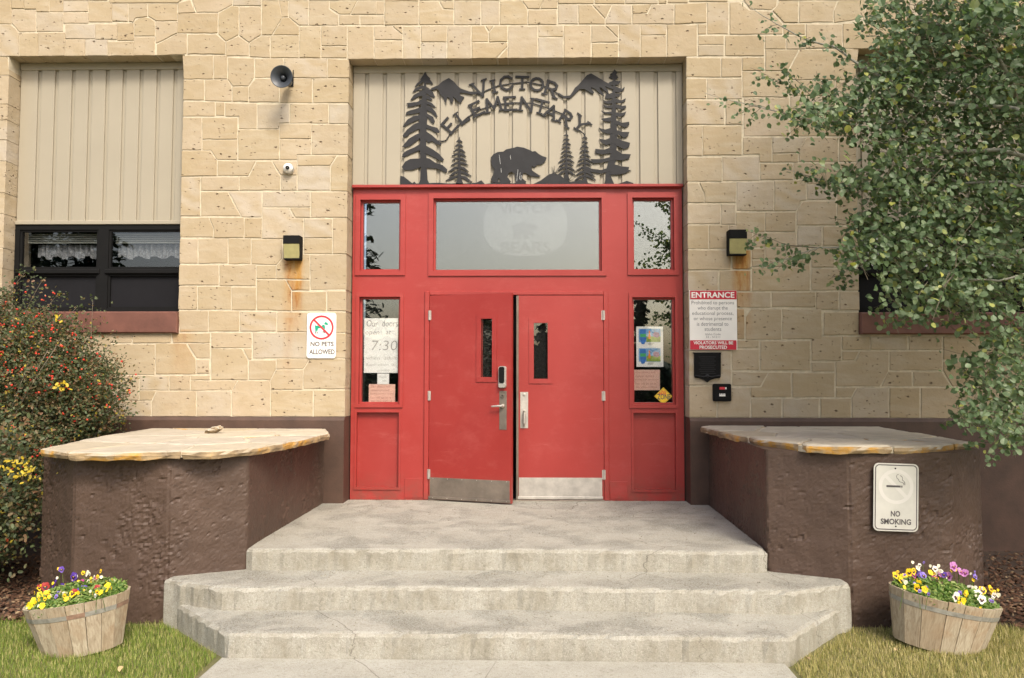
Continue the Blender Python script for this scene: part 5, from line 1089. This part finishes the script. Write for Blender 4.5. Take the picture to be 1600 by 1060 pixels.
        st.tube([p-d*.002, p+Vector((0, .012, -.02)), Vector((p.x+rr.uniform(-.02, .02), p.y+.03, top.z))], .0016, 4)
    st.build('flower_stems', M['pfol'], pl)['kind'] = 'stuff'
    return t, pl
bl = at(118, 1028, z=GZ); 
flL = [(45+i, 0, 'Y', 0) for i in ()]+[(96,890,'v',.9),(116,901,'v',1.3),(119,907,'v',.9),(86,912,'v',1.2),(71,917,'m',1.35),(62,918,'r',.9),(62,929,'Y',.9),(73,930,'y',1.35),(52,938,'Y',.8),(47,946,'Y',1.0),(66,947,'Y',.9),(115,927,'r',1.3),(98,915,'v',.8),(110,919,'v',.8),(131,921,'v',1.2),(128,911,'g',1.2),(150,908,'g',1.25),(139,917,'Y',.9),(145,915,'y',.9),(152,919,'m',1.0),(168,916,'Y',1.1),(138,910,'c',.7),(92,928,'b',.8),(97,927,'y',.8),(158,926,'Y',.8),(147,902,'w',.6),(172,908,'c',.6),(179,909,'c',.5),(88,932,'b',.6),(104,921,'c',.6),(158,902,'c',.5),(137,896,'c',.9),(80,925,'y',.8),(123,923,'v',.8)]
tub('weathered half barrel planter leaning left of the steps, on green grass', (bl.x-.065, bl.y+.20, GZ-.02), 8, (0, -8), (.325, .21, .335, .74), flL, 'yellow, violet and maroon pansies filling the left barrel planter', .78, 4)
br = at(1490, 1022, z=GZ)
flR = [(1399,899,'y',1.1),(1407,906,'y',1.1),(1420,894,'y',1.2),(1427,893,'y',.9),(1428,899,'g',.9),(1442,900,'b',1.3),(1436,899,'v',.9),(1454,895,'Y',.9),(1435,911,'y',1.0),(1432,918,'y',1.1),(1445,921,'Y',1.0),(1460,904,'g',1.2),(1468,897,'l',.9),(1482,900,'l',1.3),(1489,885,'l',1.4),(1500,894,'l',1.4),(1508,895,'l',1.1),(1523,901,'b',.9),(1493,932,'w',1.4),(1499,927,'b',.8),(1509,928,'Y',1.2),(1528,928,'w',1.25),(1534,937,'w',1.25),(1535,923,'y',1.3),(1547,920,'y',1.1),(1550,928,'y',1.0),(1553,930,'w',.9),(1505,939,'Y',1.0),(1478,917,'c',1.1),(1497,918,'c',1.1),(1520,921,'c',1.1),(1515,918,'w',.8),(1415,910,'c',.7),(1461,889,'w',.9),(1467,893,'c',.8),(1434,888,'c',.8),(1426,879,'c',.5),(1469,910,'g',.7),(1510,955,'b',.7),(1414,900,'Y',.9),(1560,930,'c',.7),(1475,898,'v',.9),(1411,903,'y',.9)]
tub('weathered half barrel planter leaning right of the steps, below the no smoking sign', (br.x, br.y+.20, GZ-.02), -6, (0, 10), (.350, .21, .335, .78), flR, 'lilac, white and yellow pansies filling the right barrel planter', .80, 5)

# ============================================================ ASPEN
aspen = thing('aspen_tree', 'green aspen tree reaching in from the right over the wall and window', 'tree', (3.95, -3.1, GZ))
tk = MB(); tw = MB()
trunk = [(3.97, -3.12, GZ-.1), (3.93, -3.08, .6), (3.84, -3.02, 1.7), (3.78, -2.98, 2.7), (3.80, -3.0, 3.8), (3.72, -2.95, 5.0), (3.6, -2.9, 6.4), (3.5, -2.9, 7.6)]
tk.tube(trunk, [.115, .10, .085, .075, .065, .05, .035, .015], 12)
def pl3(pts, y0, y1):
    n = len(pts); return [at(x, y, y=y0+(y1-y0)*i/(n-1)) for i, (x, y) in enumerate(pts)]
limbs = [
 ([(1600,180),(1588,172),(1510,165),(1440,160),(1350,105),(1300,72),(1260,62),(1215,40),(1160,2)], -3.25, -2.5, .020), ([(1600,168),(1583,135),(1560,90),(1530,40),(1500,-30)], -2.9, -3.2, .022),
 ([(1640,250),(1560,235),(1480,238),(1420,190),(1360,190),(1300,190),(1250,188),(1190,168),(1140,158),(1100,145)], -3.2, -2.2, .016), ([(1600,195),(1560,210),(1520,245),(1495,270)], -2.9, -2.6, .011),
 ([(1640,300),(1560,285),(1500,285),(1440,262),(1400,300),(1330,292),(1290,285),(1250,272),(1222,262)], -3.2, -2.1, .012), ([(1640,380),(1560,400),(1500,400),(1430,365),(1340,385),(1280,387),(1240,402),(1200,410),(1168,420)], -3.2, -2.2, .012),
 ([(1280,387),(1230,385),(1195,370),(1165,362)], -2.3, -2.1, .005), ([(1330,200),(1260,160),(1235,135),(1172,106)], -2.4, -2.1, .005), ([(1310,195),(1255,140),(1218,98)], -2.4, -2.2, .005), ([(1350,185),(1310,160),(1290,140),(1276,112)], -2.5, -2.3, .005),
 ([(1640,420),(1560,440),(1490,435),(1450,480),(1405,505)], -3.3, -2.9, .010), ([(1495,430),(1470,455),(1500,410),(1540,380)], -3.4, -3.3, .006), ([(1640,440),(1600,500),(1560,545),(1530,560),(1470,545)], -2.8, -2.4, .009), ([(1630,560),(1600,600),(1560,655),(1520,650),(1480,633)], -2.8, -2.4, .008), ([(1640,620),(1600,665),(1560,690),(1520,690)], -3.0, -2.8, .007),
 ([(1640,60),(1560,50),(1500,45),(1430,30),(1385,5),(1350,-10)], -3.2, -2.8, .014), ([(1500,45),(1450,60),(1400,60),(1360,55),(1345,20)], -3.0, -2.8, .007), ([(1400,300),(1370,340),(1330,430),(1300,432)], -2.6, -2.3, .005), ([(1420,365),(1370,330),(1330,345),(1295,340)], -2.6, -2.3, .005), ([(1560,560),(1530,600),(1540,640)], -2.5, -2.4, .004)]
leaves = []
def add_leaf(p, s): leaves.append((p, s))
for pts, ya, yb, r_ in limbs:
    P = pl3(pts, ya, yb); n = len(P)
    Q = []
    for i in range(n-1):
        for j in range(5):
            t_ = j/5; v = P[i].lerp(P[i+1], t_); Q.append(v+Vector((noise.noise(v*5), noise.noise(v*5+Vector((9, 0, 0))), noise.noise(v*5+Vector((0, 7, 0)))))*.018)
    Q.append(P[-1])
    (tk if r_ > .009 else tw).tube(Q, [max(.0016, r_*(1-.93*(i/(len(Q)-1))**.8)) for i in range(len(Q))], 7 if r_ > .009 else 5)
    L = sum((Q[i+1]-Q[i]).length for i in range(len(Q)-1)); acc = 0
    for i in range(len(Q)-1):
        fr = i/(len(Q)-1); p = Q[i]; px = pix(p)[0]
        dens = 7.5 if fr > .12 else 2.5
        k = int((Q[i+1]-p).length*dens*8+rng.random())
        if fr > .93: k = max(1, k//3)
        for _ in range(k):
            q_ = p.lerp(Q[i+1], rng.random()); add_leaf(q_+Vector((rng.gauss(0, .030), rng.gauss(0, .05), rng.gauss(-.018, .033))), rng.uniform(.024, .046)*(1 if fr < .9 else .7))
        # side twigs
        if r_ > .004 and rng.random() < .42 and .12 < fr < .92:
            d = (Q[i+1]-p).normalized(); s = Vector((rng.uniform(-.8, .2), rng.uniform(-.6, .6), rng.uniform(-.9, .7)))*.5+d*.5; ln = rng.uniform(.10, .26)*(1.1-fr*.6)
            T = [p+s.normalized()*ln*k2/4+Vector((0, 0, -.015*k2*k2/4)) for k2 in range(5)]; tw.tube(T, [.003, .0025, .002, .0017, .001], 4, cap=False)
            for k2 in range(1, 5):
                for _ in range(rng.choice((1, 2, 2, 3))): add_leaf(T[k2]+Vector((rng.gauss(0, .022), rng.gauss(0, .03), rng.gauss(-.015, .022))), rng.uniform(.026, .045))
# crown masses that the photograph shows (ellipse in the picture, its depth range)
mass = [(1470,30,115,45,500),(1560,90,75,85,620),(1440,85,60,32,190),(1500,160,110,45,460),(1385,135,75,26,200),(1345,170,60,25,110),(1570,215,55,70,360),(1450,235,90,38,330),(1390,205,60,25,110),(1520,300,95,48,430),(1430,300,65,32,190),(1360,290,60,20,110),(1580,330,50,70,300),(1480,375,110,42,420),(1400,360,55,25,130),(1370,395,55,20,110),(1560,430,65,55,360),(1450,425,70,32,210),(1415,475,45,22,70),(1500,460,55,28,130),(1575,520,40,40,150),(1540,575,35,22,60),(1555,625,50,32,130),(1580,672,40,26,100),(1525,655,30,16,40),(1500,500,60,16,40),(1300,190,45,14,60),(1260,175,45,18,40),(1300,270,40,10,36),(1345,350,30,14,34), (1415,105,60,30,110),(1600,600,30,60,100)]
for (mx, my, ax_, ay_, cnt) in mass:
    k = 0; cnt = int(cnt*2.4)
    while k < cnt:
        a = rng.uniform(0, 2*math.pi); q_ = math.sqrt(rng.random())*1.05
        px, py = mx+ax_*q_*math.cos(a), my+ay_*q_*math.sin(a); Yd = rng.gauss(-2.75, .32); c0 = at(px, py, y=min(Yd, -1.9))
        if rng.random() < .55:
            dv = Vector((rng.uniform(.3, 1), rng.gauss(0, .4), rng.gauss(-.1, .5))).normalized()*rng.uniform(.08, .2); tw.tube([c0-dv*.3, c0+dv*.4+Vector((0, 0, .008)), c0+dv], [.0009, .0015, .0022], 3, cap=False)
        for _ in range(rng.choice((3, 4, 5, 6))):
            add_leaf(c0+Vector((rng.gauss(0, .05), rng.gauss(0, .06), rng.gauss(0, .045))), rng.choice((rng.uniform(.026, .040), rng.uniform(.032, .052)))); k += 1
# near sprig in the upper right corner
for _ in range(40): add_leaf(at(rng.gauss(1560, 30), rng.gauss(14, 9), y=-4.0)+Vector((0, rng.gauss(0, .05), 0)), rng.uniform(.040, .055))
# crown above and beside the frame: same tree, shades the right of the wall
k = 0
while k < 17000:
    v = Vector((rng.gauss(0, 1), rng.gauss(0, 1), rng.gauss(0, 1))).normalized()*rng.random()**.4
    p = Vector((4.9+v.x*2.6, -3.1+v.y*1.6, 4.5+v.z*2.7)); u_, v_, d_ = pix(p)
    if u_ < 1625 and v_ > -25: continue
    if p.y > -.6: continue
    for _ in range(8): add_leaf(p+Vector((rng.gauss(0, .10), rng.gauss(0, .10), rng.gauss(0, .08))), rng.uniform(.055, .08)); k += 1
for (bx, bz) in ((2.6, 4.9), (2.9, 5.9), (4.6, 5.6), (5.2, 4.6), (4.9, 3.4), (3.2, 6.6), (4.2, 6.8)):
    tk.tube([(3.76, -2.97, bz-1.2), ((3.76+bx)/2, -3.0, bz-.5), (bx, -3.1, bz)], [.03, .02, .006], 6)
tk.build('trunk', M['bark'], aspen, smooth=True); tw.build('twigs', M['twig'], aspen)['kind'] = 'stuff'
order = sorted(range(len(leaves)), key=lambda i: -(leaves[i][1]/pix(leaves[i][0])[2] if (0 < pix(leaves[i][0])[0] < 1600 and 0 < pix(leaves[i][0])[1] < 1060) else 0))
single = set(order[:300])
LV = [(0, -.02, .0)]+[(x*1.0, y, z) for x, y, z in ((0, -.46, .0), (.26, -.42, .06), (.46, -.12, .12), (.40, .18, .10), (.18, .40, .02), (0, .56, -.08), (-.18, .40, .02), (-.40, .18, .10), (-.46, -.12, .12), (-.26, -.42, .06))]; LF = [(0, k+1, (k+1) % 10+1) for k in range(10)]
lm = bpy.data.meshes.new('leaf'); lm.from_pydata([(x, y, z) for x, y, z in LV], [], LF); lm.materials.append(M['leafo'])
idx = [i for i in range(len(leaves)) if i not in single]; n = len(idx)
P = np.array([leaves[i][0][:] for i in idx]); s_ = np.array([leaves[i][1] for i in idx])
rot = randrot(n, (.2, -1.05, .45), .65)
o = scatter('crown', LV, LF, P, rot, np.stack([s_*nr.uniform(.82, 1.0, n), s_, s_], 1), M['leaf'], aspen); o['kind'] = 'stuff'
rs = randrot(300, (.2, -1.05, .45), .65)
for k, i in enumerate(order[:300]):
    o = bpy.data.objects.new('leaf', lm); COL.objects.link(o); p, s0 = leaves[i]
    o.parent = aspen; o.matrix_parent_inverse = wm(aspen).inverted(); o.location = p; o.scale = (s0*.92, s0, s0); o.rotation_euler = Matrix(rs[k].tolist()).to_euler()

# ============================================================ ROSE SHRUB (left)
shrub = thing('rose_shrub', 'big rose bush with red hips and small green leaves left of the steps', 'shrub', (-4.7, -1.4, GZ))
cn = MB(); pos = []; blobs = []
def shell(cx, cy, cz, rx, ry, rz, cnt, lo=.55):
    for _ in range(cnt):
        v = Vector((rng.gauss(0, 1), rng.gauss(0, 1), rng.gauss(0, 1))).normalized(); q_ = lo+(1-lo)*rng.random()**.6
        q_ *= 1+.38*noise.noise(v*2.3+Vector((cx, cy, cz)))
        yield Vector((cx+v.x*rx*q_, cy+v.y*ry*q_, cz+v.z*rz*q_)), v
def inwall(p): return p.y > WY-.06 or (p.x > -3.69 and p.z < .82 and p.y > -2.6) or p.z < GZ+.03
for (cx, cy, cz, rx, ry, rz, cnt) in ((-4.75, -1.15, .95, .95, .85, .95, 9000), (-5.2, -1.3, 1.1, .9, .9, 1.0, 5500), (-4.25, -1.0, .95, .55, .6, .55, 3600), (-4.1, -.85, 1.2, .36, .4, .33, 1500), (-4.9, -1.9, .35, .75, .6, .65, 5200), (-4.35, -1.9, .30, .65, .5, .62, 4200), (-4.85, -1.0, 1.75, .32, .35, .40, 1100), (-4.4, -.95, 1.55, .45, .4, .4, 1700), (-5.6, -1.0, 1.4, .7, .7, .8, 2000)):
    for p, v in shell(cx, cy, cz, rx, ry, rz, cnt//2, .45):
        if inwall(p): continue
        for _ in range(5):
            q_ = p+Vector((rng.gauss(0, .035), rng.gauss(0, .035), rng.gauss(0, .03)))
            if not inwall(q_): pos.append(q_)
tips = []
sprays = [((-4.0, -.9, .9), (145, 470)), ((-3.9, -.9, 1.0), (190, 560)), ((-3.9, -.9, .8), (215, 590)), ((-3.95, -.9, .7), (205, 640)), ((-4.9, -1.0, 1.7), (40, 425)), ((-4.6, -1.0, 1.5), (95, 455)), ((-4.7, -1.0, 1.5), (65, 440)), ((-4.1, -.9, .5), (170, 665)), ((-4.4, -1., 1.4), (120, 480)), ((-4.9, -1, 1.5), (15, 450)), ((-4.0, -.9, 1.1), (175, 530))]
for a, (px, py) in sprays:
    e = at(px, py, y=a[1]); a = Vector(a); mid = a.lerp(e, .5)+Vector((0, 0, .08)); T = [a.lerp(mid, t_).lerp(mid.lerp(e, t_), t_) for t_ in [k/8 for k in range(9)]]
    cn.tube(T, [.006*(1-.8*k/8) for k in range(9)], 5); tips += T[3:]
    for k in range(2, 9):
        for _ in range(16):
            q_ = T[k]+Vector((rng.gauss(0, .045), rng.gauss(0, .045), rng.gauss(0, .04)));
            if not inwall(q_): pos.append(q_)
for _ in range(46):
    e = Vector((rng.uniform(-5.6, -3.9), rng.uniform(-2.2, -.6), rng.uniform(.5, 1.7))); bx = Vector((-4.75+rng.gauss(0, .18), -1.4+rng.gauss(0, .15), GZ))
    mid = bx.lerp(e, .55)+Vector((0, 0, .25)); T = [bx.lerp(mid, t_).lerp(mid.lerp(e, t_), t_) for t_ in [k/7 for k in range(8)]]; cn.tube(T, [.012*(1-.8*k/7) for k in range(8)], 5)
cn.build('canes', M['twig'], shrub, smooth=True)
P = np.array([p[:] for p in pos]); n = len(P); V6, F6 = leafdisc(6, .12)
sz_ = nr.uniform(.020, .036, n); o = scatter('foliage', V6, F6, P, randrot(n, (.1, -.6, .7), .8), np.stack([sz_*.62, sz_, sz_], 1), M['rose'], shrub); o['kind'] = 'stuff'
# hips on the outside
bmh = bmesh.new(); bmesh.ops.create_icosphere(bmh, subdivisions=1, radius=1); HV = [v.co[:] for v in bmh.verts]; HF = [tuple(v.index for v in f.verts) for f in bmh.faces]
cand = [p for p in pos if p.y < -.55 and rng.random() < .5]; hp = []
while len(hp) < 420 and cand:
    p = rng.choice(cand); u_, v_, d_ = pix(p)
    if u_ < 0 or u_ > 225 or v_ > 880 or rng.random() > (.95 if v_ < 620 else .25): continue
    q_ = p+(Vector(CAM)-p).normalized()*rng.uniform(.10, .32)
    if inwall(q_): continue
    for _ in range(rng.choice((1, 1, 2, 3))): hp.append(q_+Vector((rng.gauss(0, .014), rng.gauss(0, .01), rng.gauss(0, .012))))
P = np.array([p[:] for p in hp]); n = len(P); s1 = nr.uniform(.006, .011, n); o = scatter('rose_hips', HV, HF, P, randrot(n), np.stack([s1, s1, s1*1.15], 1), M['hip'], shrub); o['kind'] = 'stuff'
ye = [at(rng.gauss(32, 16), rng.gauss(733, 10), y=-2.35+rng.uniform(-.1, .05)) for _ in range(60)]+[at(rng.gauss(99, 9), rng.gauss(604, 7), y=-2.0) for _ in range(16)]+[at(rng.gauss(90, 6), rng.gauss(498, 5), y=-1.9) for _ in range(6)]
P = np.array([p[:] for p in ye]); n = len(P); s1 = nr.uniform(.022, .04, n); o = scatter('yellow_leaves', V6, F6, P, randrot(n, (0, -1, .3), .6), np.stack([s1*.6, s1, s1], 1), M['rose_yel'], shrub); o['kind'] = 'stuff'
# larger green leaves low at the left edge
lo_ = [at(rng.gauss(22, 22), rng.gauss(790, 45), y=-2.2+rng.uniform(-.2, .2)) for _ in range(420)]+[at(rng.gauss(20, 18), rng.gauss(690, 25), y=-2.1+rng.uniform(-.2, .2)) for _ in range(260)]
lo_ = [p for p in lo_ if not inwall(p)]
P = np.array([p[:] for p in lo_]); n = len(P); s1 = nr.uniform(.03, .048, n); o = scatter('lower_foliage', V6, F6, P, randrot(n, (0, -.9, .5), .6), np.stack([s1*.6, s1, s1], 1), M['rose'], shrub); o['kind'] = 'stuff'

# ============================================================ GRASS, MULCH, LITTER
def in_poly(px, py, poly):
    c = False; n = len(poly); j = n-1
    for i in range(n):
        if (poly[i][1] > py) != (poly[j][1] > py) and px < (poly[j][0]-poly[i][0])*(py-poly[i][1])/(poly[j][1]-poly[i][1])+poly[i][0]: c = not c
        j = i
    return c
def grass(name, label_m, x0, x1, y0, y1, n, dens_fn, hmin, hmax):
    X = nr.uniform(x0, x1, n); Yv = nr.uniform(y0, y1, n); keep = np.array([dens_fn(a, b_) for a, b_ in zip(X, Yv)]); X = X[keep]; Yv = Yv[keep]; n = len(X)
    base = [(-.5, 0, 0), (.5, 0, 0), (.35, .25, .55), (-.35, .25, .55), (0, .75, 1)]; Fq = [(0, 1, 2), (0, 2, 3), (3, 2, 4)]
    hgt = nr.uniform(hmin, hmax, n)*(.7+.6*np.array([.5+.5*noise.noise(Vector((a*2.5, b_*2.5, 0))) for a, b_ in zip(X, Yv)]))
    an = nr.uniform(0, 2*math.pi, n); c, s = np.cos(an), np.sin(an); z = np.zeros(n); o1 = np.ones(n)
    rot = np.stack([np.stack([c, -s, z], 1), np.stack([s, c, z], 1), np.stack([z, z, o1], 1)], 1)
    o = scatter(name, base, Fq, np.stack([X, Yv, np.full(n, GZ-.022)], 1), rot, np.stack([nr.uniform(.0022, .0045, n), hgt*nr.uniform(.2, .9, n), hgt], 1), label_m); o['kind'] = 'stuff'; return o
stp = [(-2.48, -2.45), (-2.48, -2.53), (-1.75, -3.24), (1.71, -3.25), (2.38, -2.53), (2.38, -2.45)]
okL = lambda a, b_: not (-1.84 < a and b_ < -3.15) and not in_poly(a, b_, stp) and not (b_ > -2.55 and a > -3.2) and b_ < -2.45+.08*noise.noise(Vector((a*4, 0, 0)))
okR = lambda a, b_: not (a < 1.72 and b_ < -3.15) and not in_poly(a, b_, stp) and not (b_ > -2.52 and a < 3.2) and b_ < -2.45+.08*noise.noise(Vector((a*4, 5, 0)))
tag(grass('grass', M['grass_l'], -4.4, -1.68, -4.3, -2.35, 62000, okL, .025, .052), 'green lawn grass with straw coloured blades left of the steps', 'grass')
tag(grass('grass', M['grass_r'], 1.6, 4.6, -4.3, -2.35, 66000, okR, .022, .05), 'dry yellowish lawn grass right of the steps', 'grass')
for nm, lab, X0, X1 in (('bark_mulch', 'dark bark mulch under the rose bush', -6.2, -3.5), ('bark_mulch', 'dark bark mulch and dead leaves under the aspen', 3.5, 6.2)):
    n = 7000; P = np.stack([nr.uniform(X0, X1, n), nr.uniform(-2.55, -.25, n), nr.uniform(GZ-.005, GZ+.025, n)], 1)
    o = scatter(nm, [(-.5, -.5, 0), (.5, -.4, 0), (.4, .5, .1), (-.5, .4, 0), (0, 0, .5)], [(0, 1, 4), (1, 2, 4), (2, 3, 4), (3, 0, 4)], P, randrot(n, (0, 0, 1), .35), np.stack([nr.uniform(.01, .03, n), nr.uniform(.015, .05, n), nr.uniform(.01, .03, n)], 1), M['chip']); tag(o, lab, 'mulch', kind='stuff')
dl_ = flat('dry_leaf', (.50, .38, .20), .8, var=.2, scale=60)
def litter(px, py, s, label):
    p = at(px, py, z=GZ+.025); V, Fc = leafdisc(8, .3); o = mesh_ob('fallen_leaf', [(x*s*.6, y*s, z*s) for x, y, z in V], Fc, dl_); o.location = p; o.rotation_euler = (R(rng.uniform(-12, 12)), R(rng.uniform(-12, 12)), rng.uniform(0, 6)); return tag(o, label, 'leaf')
litter(190, 1046, .06, 'single dry tan leaf on the green grass in front of the left barrel')
litter(1262, 1030, .045, 'dry leaf on the straw grass beside the path, right of the steps')
litter(1400, 1016, .04, 'pale dry leaf on the grass left of the right barrel planter')

n = 700; gx = nr.uniform(-1.9, 1.85, n); lv = nr.randint(0, 3, n); yb = np.array([-.03, -2.30, -2.76])[lv]; yf_ = np.array([-2.2, -2.66, -3.14])[lv]; tt = nr.uniform(0, 1, n)**2.2; zz_ = np.array([0, -.155, -.31])[lv]
P = np.stack([gx*np.array([1, 1, .92])[lv], yb+(yf_-yb)*tt, zz_+.001], 1); s1 = nr.uniform(.002, .007, n)
o = scatter('grit', HV, HF, P, randrot(n), np.stack([s1, s1*.8, s1*.6], 1), flat('grit', (.30, .27, .21), .95, var=.5, scale=30)); tag(o, 'loose grit and crumbs lying on the concrete steps', 'grit', kind='stuff')

# ============================================================ TREES ACROSS THE STREET (seen in the glass)
def conifer(x, y, h, rw, label, seed):
    r_ = random.Random(seed); t = thing('conifer_tree', label, 'tree', (x, y, GZ), 'trees across the street mirrored in the glass')
    b = MB(); b.tube([(x, y, GZ), (x, y, GZ+h*.98)], [h*.02, .01], 8); b.build('trunk', M['twig'], t)
    P = []; nn = int(26*h)
    for i in range(nn):
        fr = r_.random()**.7; z = GZ+h*(1-fr*.94); ln = rw*fr*r_.uniform(.6, 1.15); a = r_.uniform(0, 6.28)
        for k in range(12): q_ = k/12; P.append((x+math.cos(a)*ln*q_+r_.gauss(0, .06), y+math.sin(a)*ln*q_+r_.gauss(0, .06), z-ln*.28*q_+r_.gauss(0, .05)))
    P = np.array(P); n = len(P); o = scatter('crown', V6, F6, P, randrot(n, (0, 0, 1), .6), np.stack([np.full(n, .14), np.full(n, .42), np.full(n, .3)], 1), M['pine'], t); o['kind'] = 'stuff'
for a in ((-7.9, -27, 13.5, 3.0, 'tallest dark spruce across the street, left, mirrored in the glass', 1), (5.3, -27, 6.3, 1.1, 'narrow spruce across the street, mirrored in the right sidelight', 2), (-10.6, -30, 8, 2.2, 'bushy spruce left of the tallest spruce across the street', 3), (.9, -31, 4.6, 2.2, 'low spruce across the street, mirrored in the closed door window', 4), (-3.0, -31, 4.6, 1.7, 'low spruce across the street, mirrored in the left sidelight', 5), (11.5, -29, 7, 2.0, 'bushy spruce far right across the street', 6), (-17.3, -22, 11, 4.0, 'broad spruce at the far left across the street, nearest of that pair', 7), (-22, -26, 12, 3.8, 'broad spruce at the far left across the street, farthest of that pair', 8)): conifer(*a)  # far-left pair is unseen, added so the ajar door's pane mirrors something dark
hd = MB()
hv = nr.uniform(0, 1, (6000, 3)); P = np.stack([-40+80*hv[:, 0], -44+3*hv[:, 1], GZ+hv[:, 2]*(3.2+1.0*np.sin(hv[:, 0]*37))], 1); n = len(P)
tag(scatter('distant_shrubbery', V6, F6, P, randrot(n), np.full((n, 3), .7), M['pine']), 'dark band of far shrubs and trees beyond the street', 'shrubs', kind='stuff')
